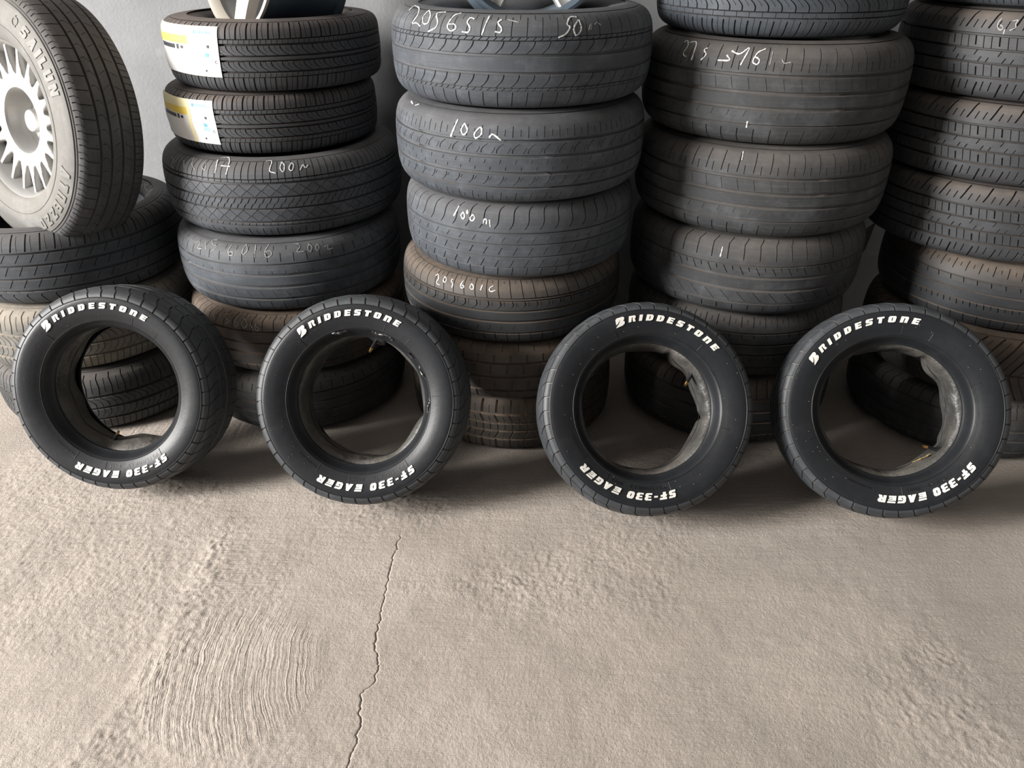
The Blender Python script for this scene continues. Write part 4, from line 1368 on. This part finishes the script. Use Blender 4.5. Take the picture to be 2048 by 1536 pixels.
def suv_wheel():
    x = [-1.297, 2.1284, 0.8777, -0.5641, 0.1701]
    R, W = .3343, .2168
    mw = axis_matrix(x[:3], x[3], x[4])
    root = empty('mounted_wheel', mw)
    tag(root, 'silver multi-spoke alloy wheel with its tire standing on the far left stack', 'wheel')
    prof = Prof([(0, R), (0.35, R - 0.001), (0.58, R - 0.004), (0.72, R - 0.010), (0.79, R - 0.0185), (0.815, R - 0.026), (0.87, R - 0.036), (0.93, R - 0.055), (0.96, R - 0.075),
                 (0.94, R - 0.10), (0.88, R - 0.120), (0.83, R - 0.130), (0.78, R - 0.1345), (0.70, R - 0.137)], W, 0.72)
    tire = build_tread('tire_tread', prof, PAT['allterrain'], RUB['suv_tread'], root, 0.1)
    side = build_carcass('tire_sidewall', prof, RUB['suv'], root, 192, 0.0, 1.33, 26)
    for rr, w in ((R - .0275, .0016), (R - .033, .001), (R - .092, .0012)):
        th = np.linspace(0, 2 * PI, 181)
        P = np.stack([rr * np.cos(th), rr * np.sin(th), 0 * th + float(prof.a_of_r(rr))], -1)
        Vr, Fr_ = tube_mesh([P], w, None, 1, 6)
        mesh_obj('sidewall_ring', Vr, Fr_, RUB['suv'], side, 60)
    rm = R - 0.056
    am = float(prof.a_of_r(rm))
    t0, t1 = plane_angle(mw, 49, 66, am)[0], plane_angle(mw, 109, 180, am)[0]
    sidewall_letters(['S', 'A', 'I', 'L', 'U', 'NN'], prof, t0, t1, rm, .026, M['suv_letter'], side, 'letter', .0022, .05, wk=1.0)
    t2, t3 = plane_angle(mw, 129, 345, am)[0], plane_angle(mw, 86, 446, am)[0]
    sidewall_letters(['A', 'T', 'R', 'E', 'Z', 'Z', 'O'], prof, t2, t3, rm, .027, M['suv_letter'], side, 'letter', .0022, .2, wk=.9)
    # swirl emblem before the brand name
    te = plane_angle(mw, 31, 38, am)[0]
    arcs, nn = [], []
    for k, (rad, a0, a1) in enumerate(((.012, -2.2, 1.2), (.008, 0.6, 4.2))):
        P, Nn = [], []
        for a in np.linspace(a0, a1, 12):
            r = rm + rad * math.sin(a)
            t = te + rad * math.cos(a) / rm
            P.append((r * math.cos(t), r * math.sin(t), float(prof.a_of_r(r)) + .0006))
            Nn.append((0, 0, 1))
        arcs.append(P)
        nn.append(Nn)
    Ve, Fe = tube_mesh(arcs, .0022, nn, .6, 6)
    mesh_obj('swirl_emblem', Ve, Fe, RUB['suv'], side, 60)
    # rim
    fl = 0.2035
    rim = lathe('rim', [(fl - .012, .070), (fl - .006, .083), (fl, .0885), (fl + .003, .087), (fl + .002, .080), (fl - .004, .074), (fl - .010, .060), (fl - .022, .03),
                        (fl - .03, -.02), (fl - .012, -.06), (fl, -.075), (fl, -.085), (fl - .006, -.085), (fl - .018, -.06), (fl - .038, -.02), (fl - .030, .03), (fl - .018, .055)],
                128, M['alloy'], root, 35, closed=True)
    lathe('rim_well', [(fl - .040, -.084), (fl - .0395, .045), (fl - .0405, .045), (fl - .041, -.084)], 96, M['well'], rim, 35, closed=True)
    nsp = 20
    for i in range(nsp):
        V, Fc = spoke_mesh(.110, fl - .014, .0360, .0115, .060, .062, 2 * PI * (i + .35) / nsp, .022, .020, 12)
        mesh_obj('spoke', V, Fc, M['alloy'], rim, 50)
    # dished hub: flat ring, deep bowl, cap pillar
    lathe('hub', [(.119, .036), (.119, .0580), (.115, .060), (.092, .0605), (.085, .058), (.080, .050), (.074, .012), (.066, -.002), (.040, -.004), (.032, -.002), (.032, -.030), (.105, -.030), (.119, .036)],
          96, M['alloy'], rim, 35)
    cap = lathe('center_cap', [(.030, -.004), (.030, .030), (.0275, .036), (.020, .038), (.0005, .0385)], 48, M['alloy'], rim, 35)
    for i in range(5):
        a = 2 * PI * i / 5 + .5
        P = [(.053 * math.cos(a), .053 * math.sin(a), -.006), (.053 * math.cos(a), .053 * math.sin(a), .004)]
        V, Fc = tube_mesh([P], .0075, None, 1, 12)
        mesh_obj('bolt', V, Fc, M['bolt_dark'], rim, 40)
    return root


suv_wheel()


def bare_wheel(loc, yaw, lean, label, R, half, nsp, spin, m_face, m_barrel, m_inner, w0, w1, m_lip=None):
    mw = axis_matrix(loc, yaw, lean)
    root = empty('alloy_wheel', mw)
    tag(root, label, 'wheel', 'bare alloy wheels on top of the stacks')
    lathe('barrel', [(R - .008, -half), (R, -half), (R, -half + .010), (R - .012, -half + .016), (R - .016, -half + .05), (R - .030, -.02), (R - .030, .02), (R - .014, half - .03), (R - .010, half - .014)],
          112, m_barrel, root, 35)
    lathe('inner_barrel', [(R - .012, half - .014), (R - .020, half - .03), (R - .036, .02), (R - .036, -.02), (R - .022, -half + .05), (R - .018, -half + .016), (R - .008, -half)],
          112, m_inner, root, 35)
    lathe('rim_lip', [(R - .014, half - .02), (R - .008, half - .012), (R, half - .008), (R + .001, half), (R - .006, half + .002), (R - .016, half - .006), (R - .022, half - .022)], 112, m_lip or m_face, root, 35, closed=True)
    for i in range(nsp):
        V, Fc = spoke_mesh(.055, R - .014, w0, w1, half - .035, half - .014, 2 * PI * i / nsp + spin, .04, .028, 9, .16)
        mesh_obj('spoke', V, Fc, m_face, root, 40)
    lathe('hub', [(.070, half - .075), (.072, half - .040), (.066, half - .034), (.040, half - .032), (.034, half - .036), (.032, half - .05), (.0005, half - .05)], 64, m_face, root, 35)
    return root


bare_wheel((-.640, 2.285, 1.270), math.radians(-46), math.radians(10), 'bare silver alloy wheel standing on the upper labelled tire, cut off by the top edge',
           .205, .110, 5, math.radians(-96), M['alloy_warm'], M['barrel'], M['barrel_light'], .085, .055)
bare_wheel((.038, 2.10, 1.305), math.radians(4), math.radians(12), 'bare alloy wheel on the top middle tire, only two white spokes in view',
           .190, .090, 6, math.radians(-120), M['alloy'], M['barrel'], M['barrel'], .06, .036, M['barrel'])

# ------------------------------------------------------------------ small rubber flap stuck between the tyres of the fourth stack
def rubber_flap():
    cx, cy = .685 + .329 * math.cos(-.25), 2.101 + .329 * math.sin(-.25)
    pts = [(0.000, .60, .00), (.030, .615, .014), (.018, .535, .010), (-.010, .50, .0)]
    V = []
    for off in (0, .004):
        for x, z, y in pts:
            V.append((cx + x + .006, cy + y + off + .01, z))
    n = 4
    Fc = [(0, 1, 2, 3), (7, 6, 5, 4)] + [(i, (i + 1) % n, n + (i + 1) % n, n + i) for i in range(n)]
    o = mesh_obj('rubber_flap', V, Fc, RUB['dusty'])
    tag(o, 'thin dark flap of rubber sticking out beside the arrow-cut tire', 'flap')


rubber_flap()
V, Fc = tube_mesh(scribble(), 0.0012, None, 1, 5)
o = mesh_obj('yellow_scribble', V, Fc, M['yellow_mark'], t4)
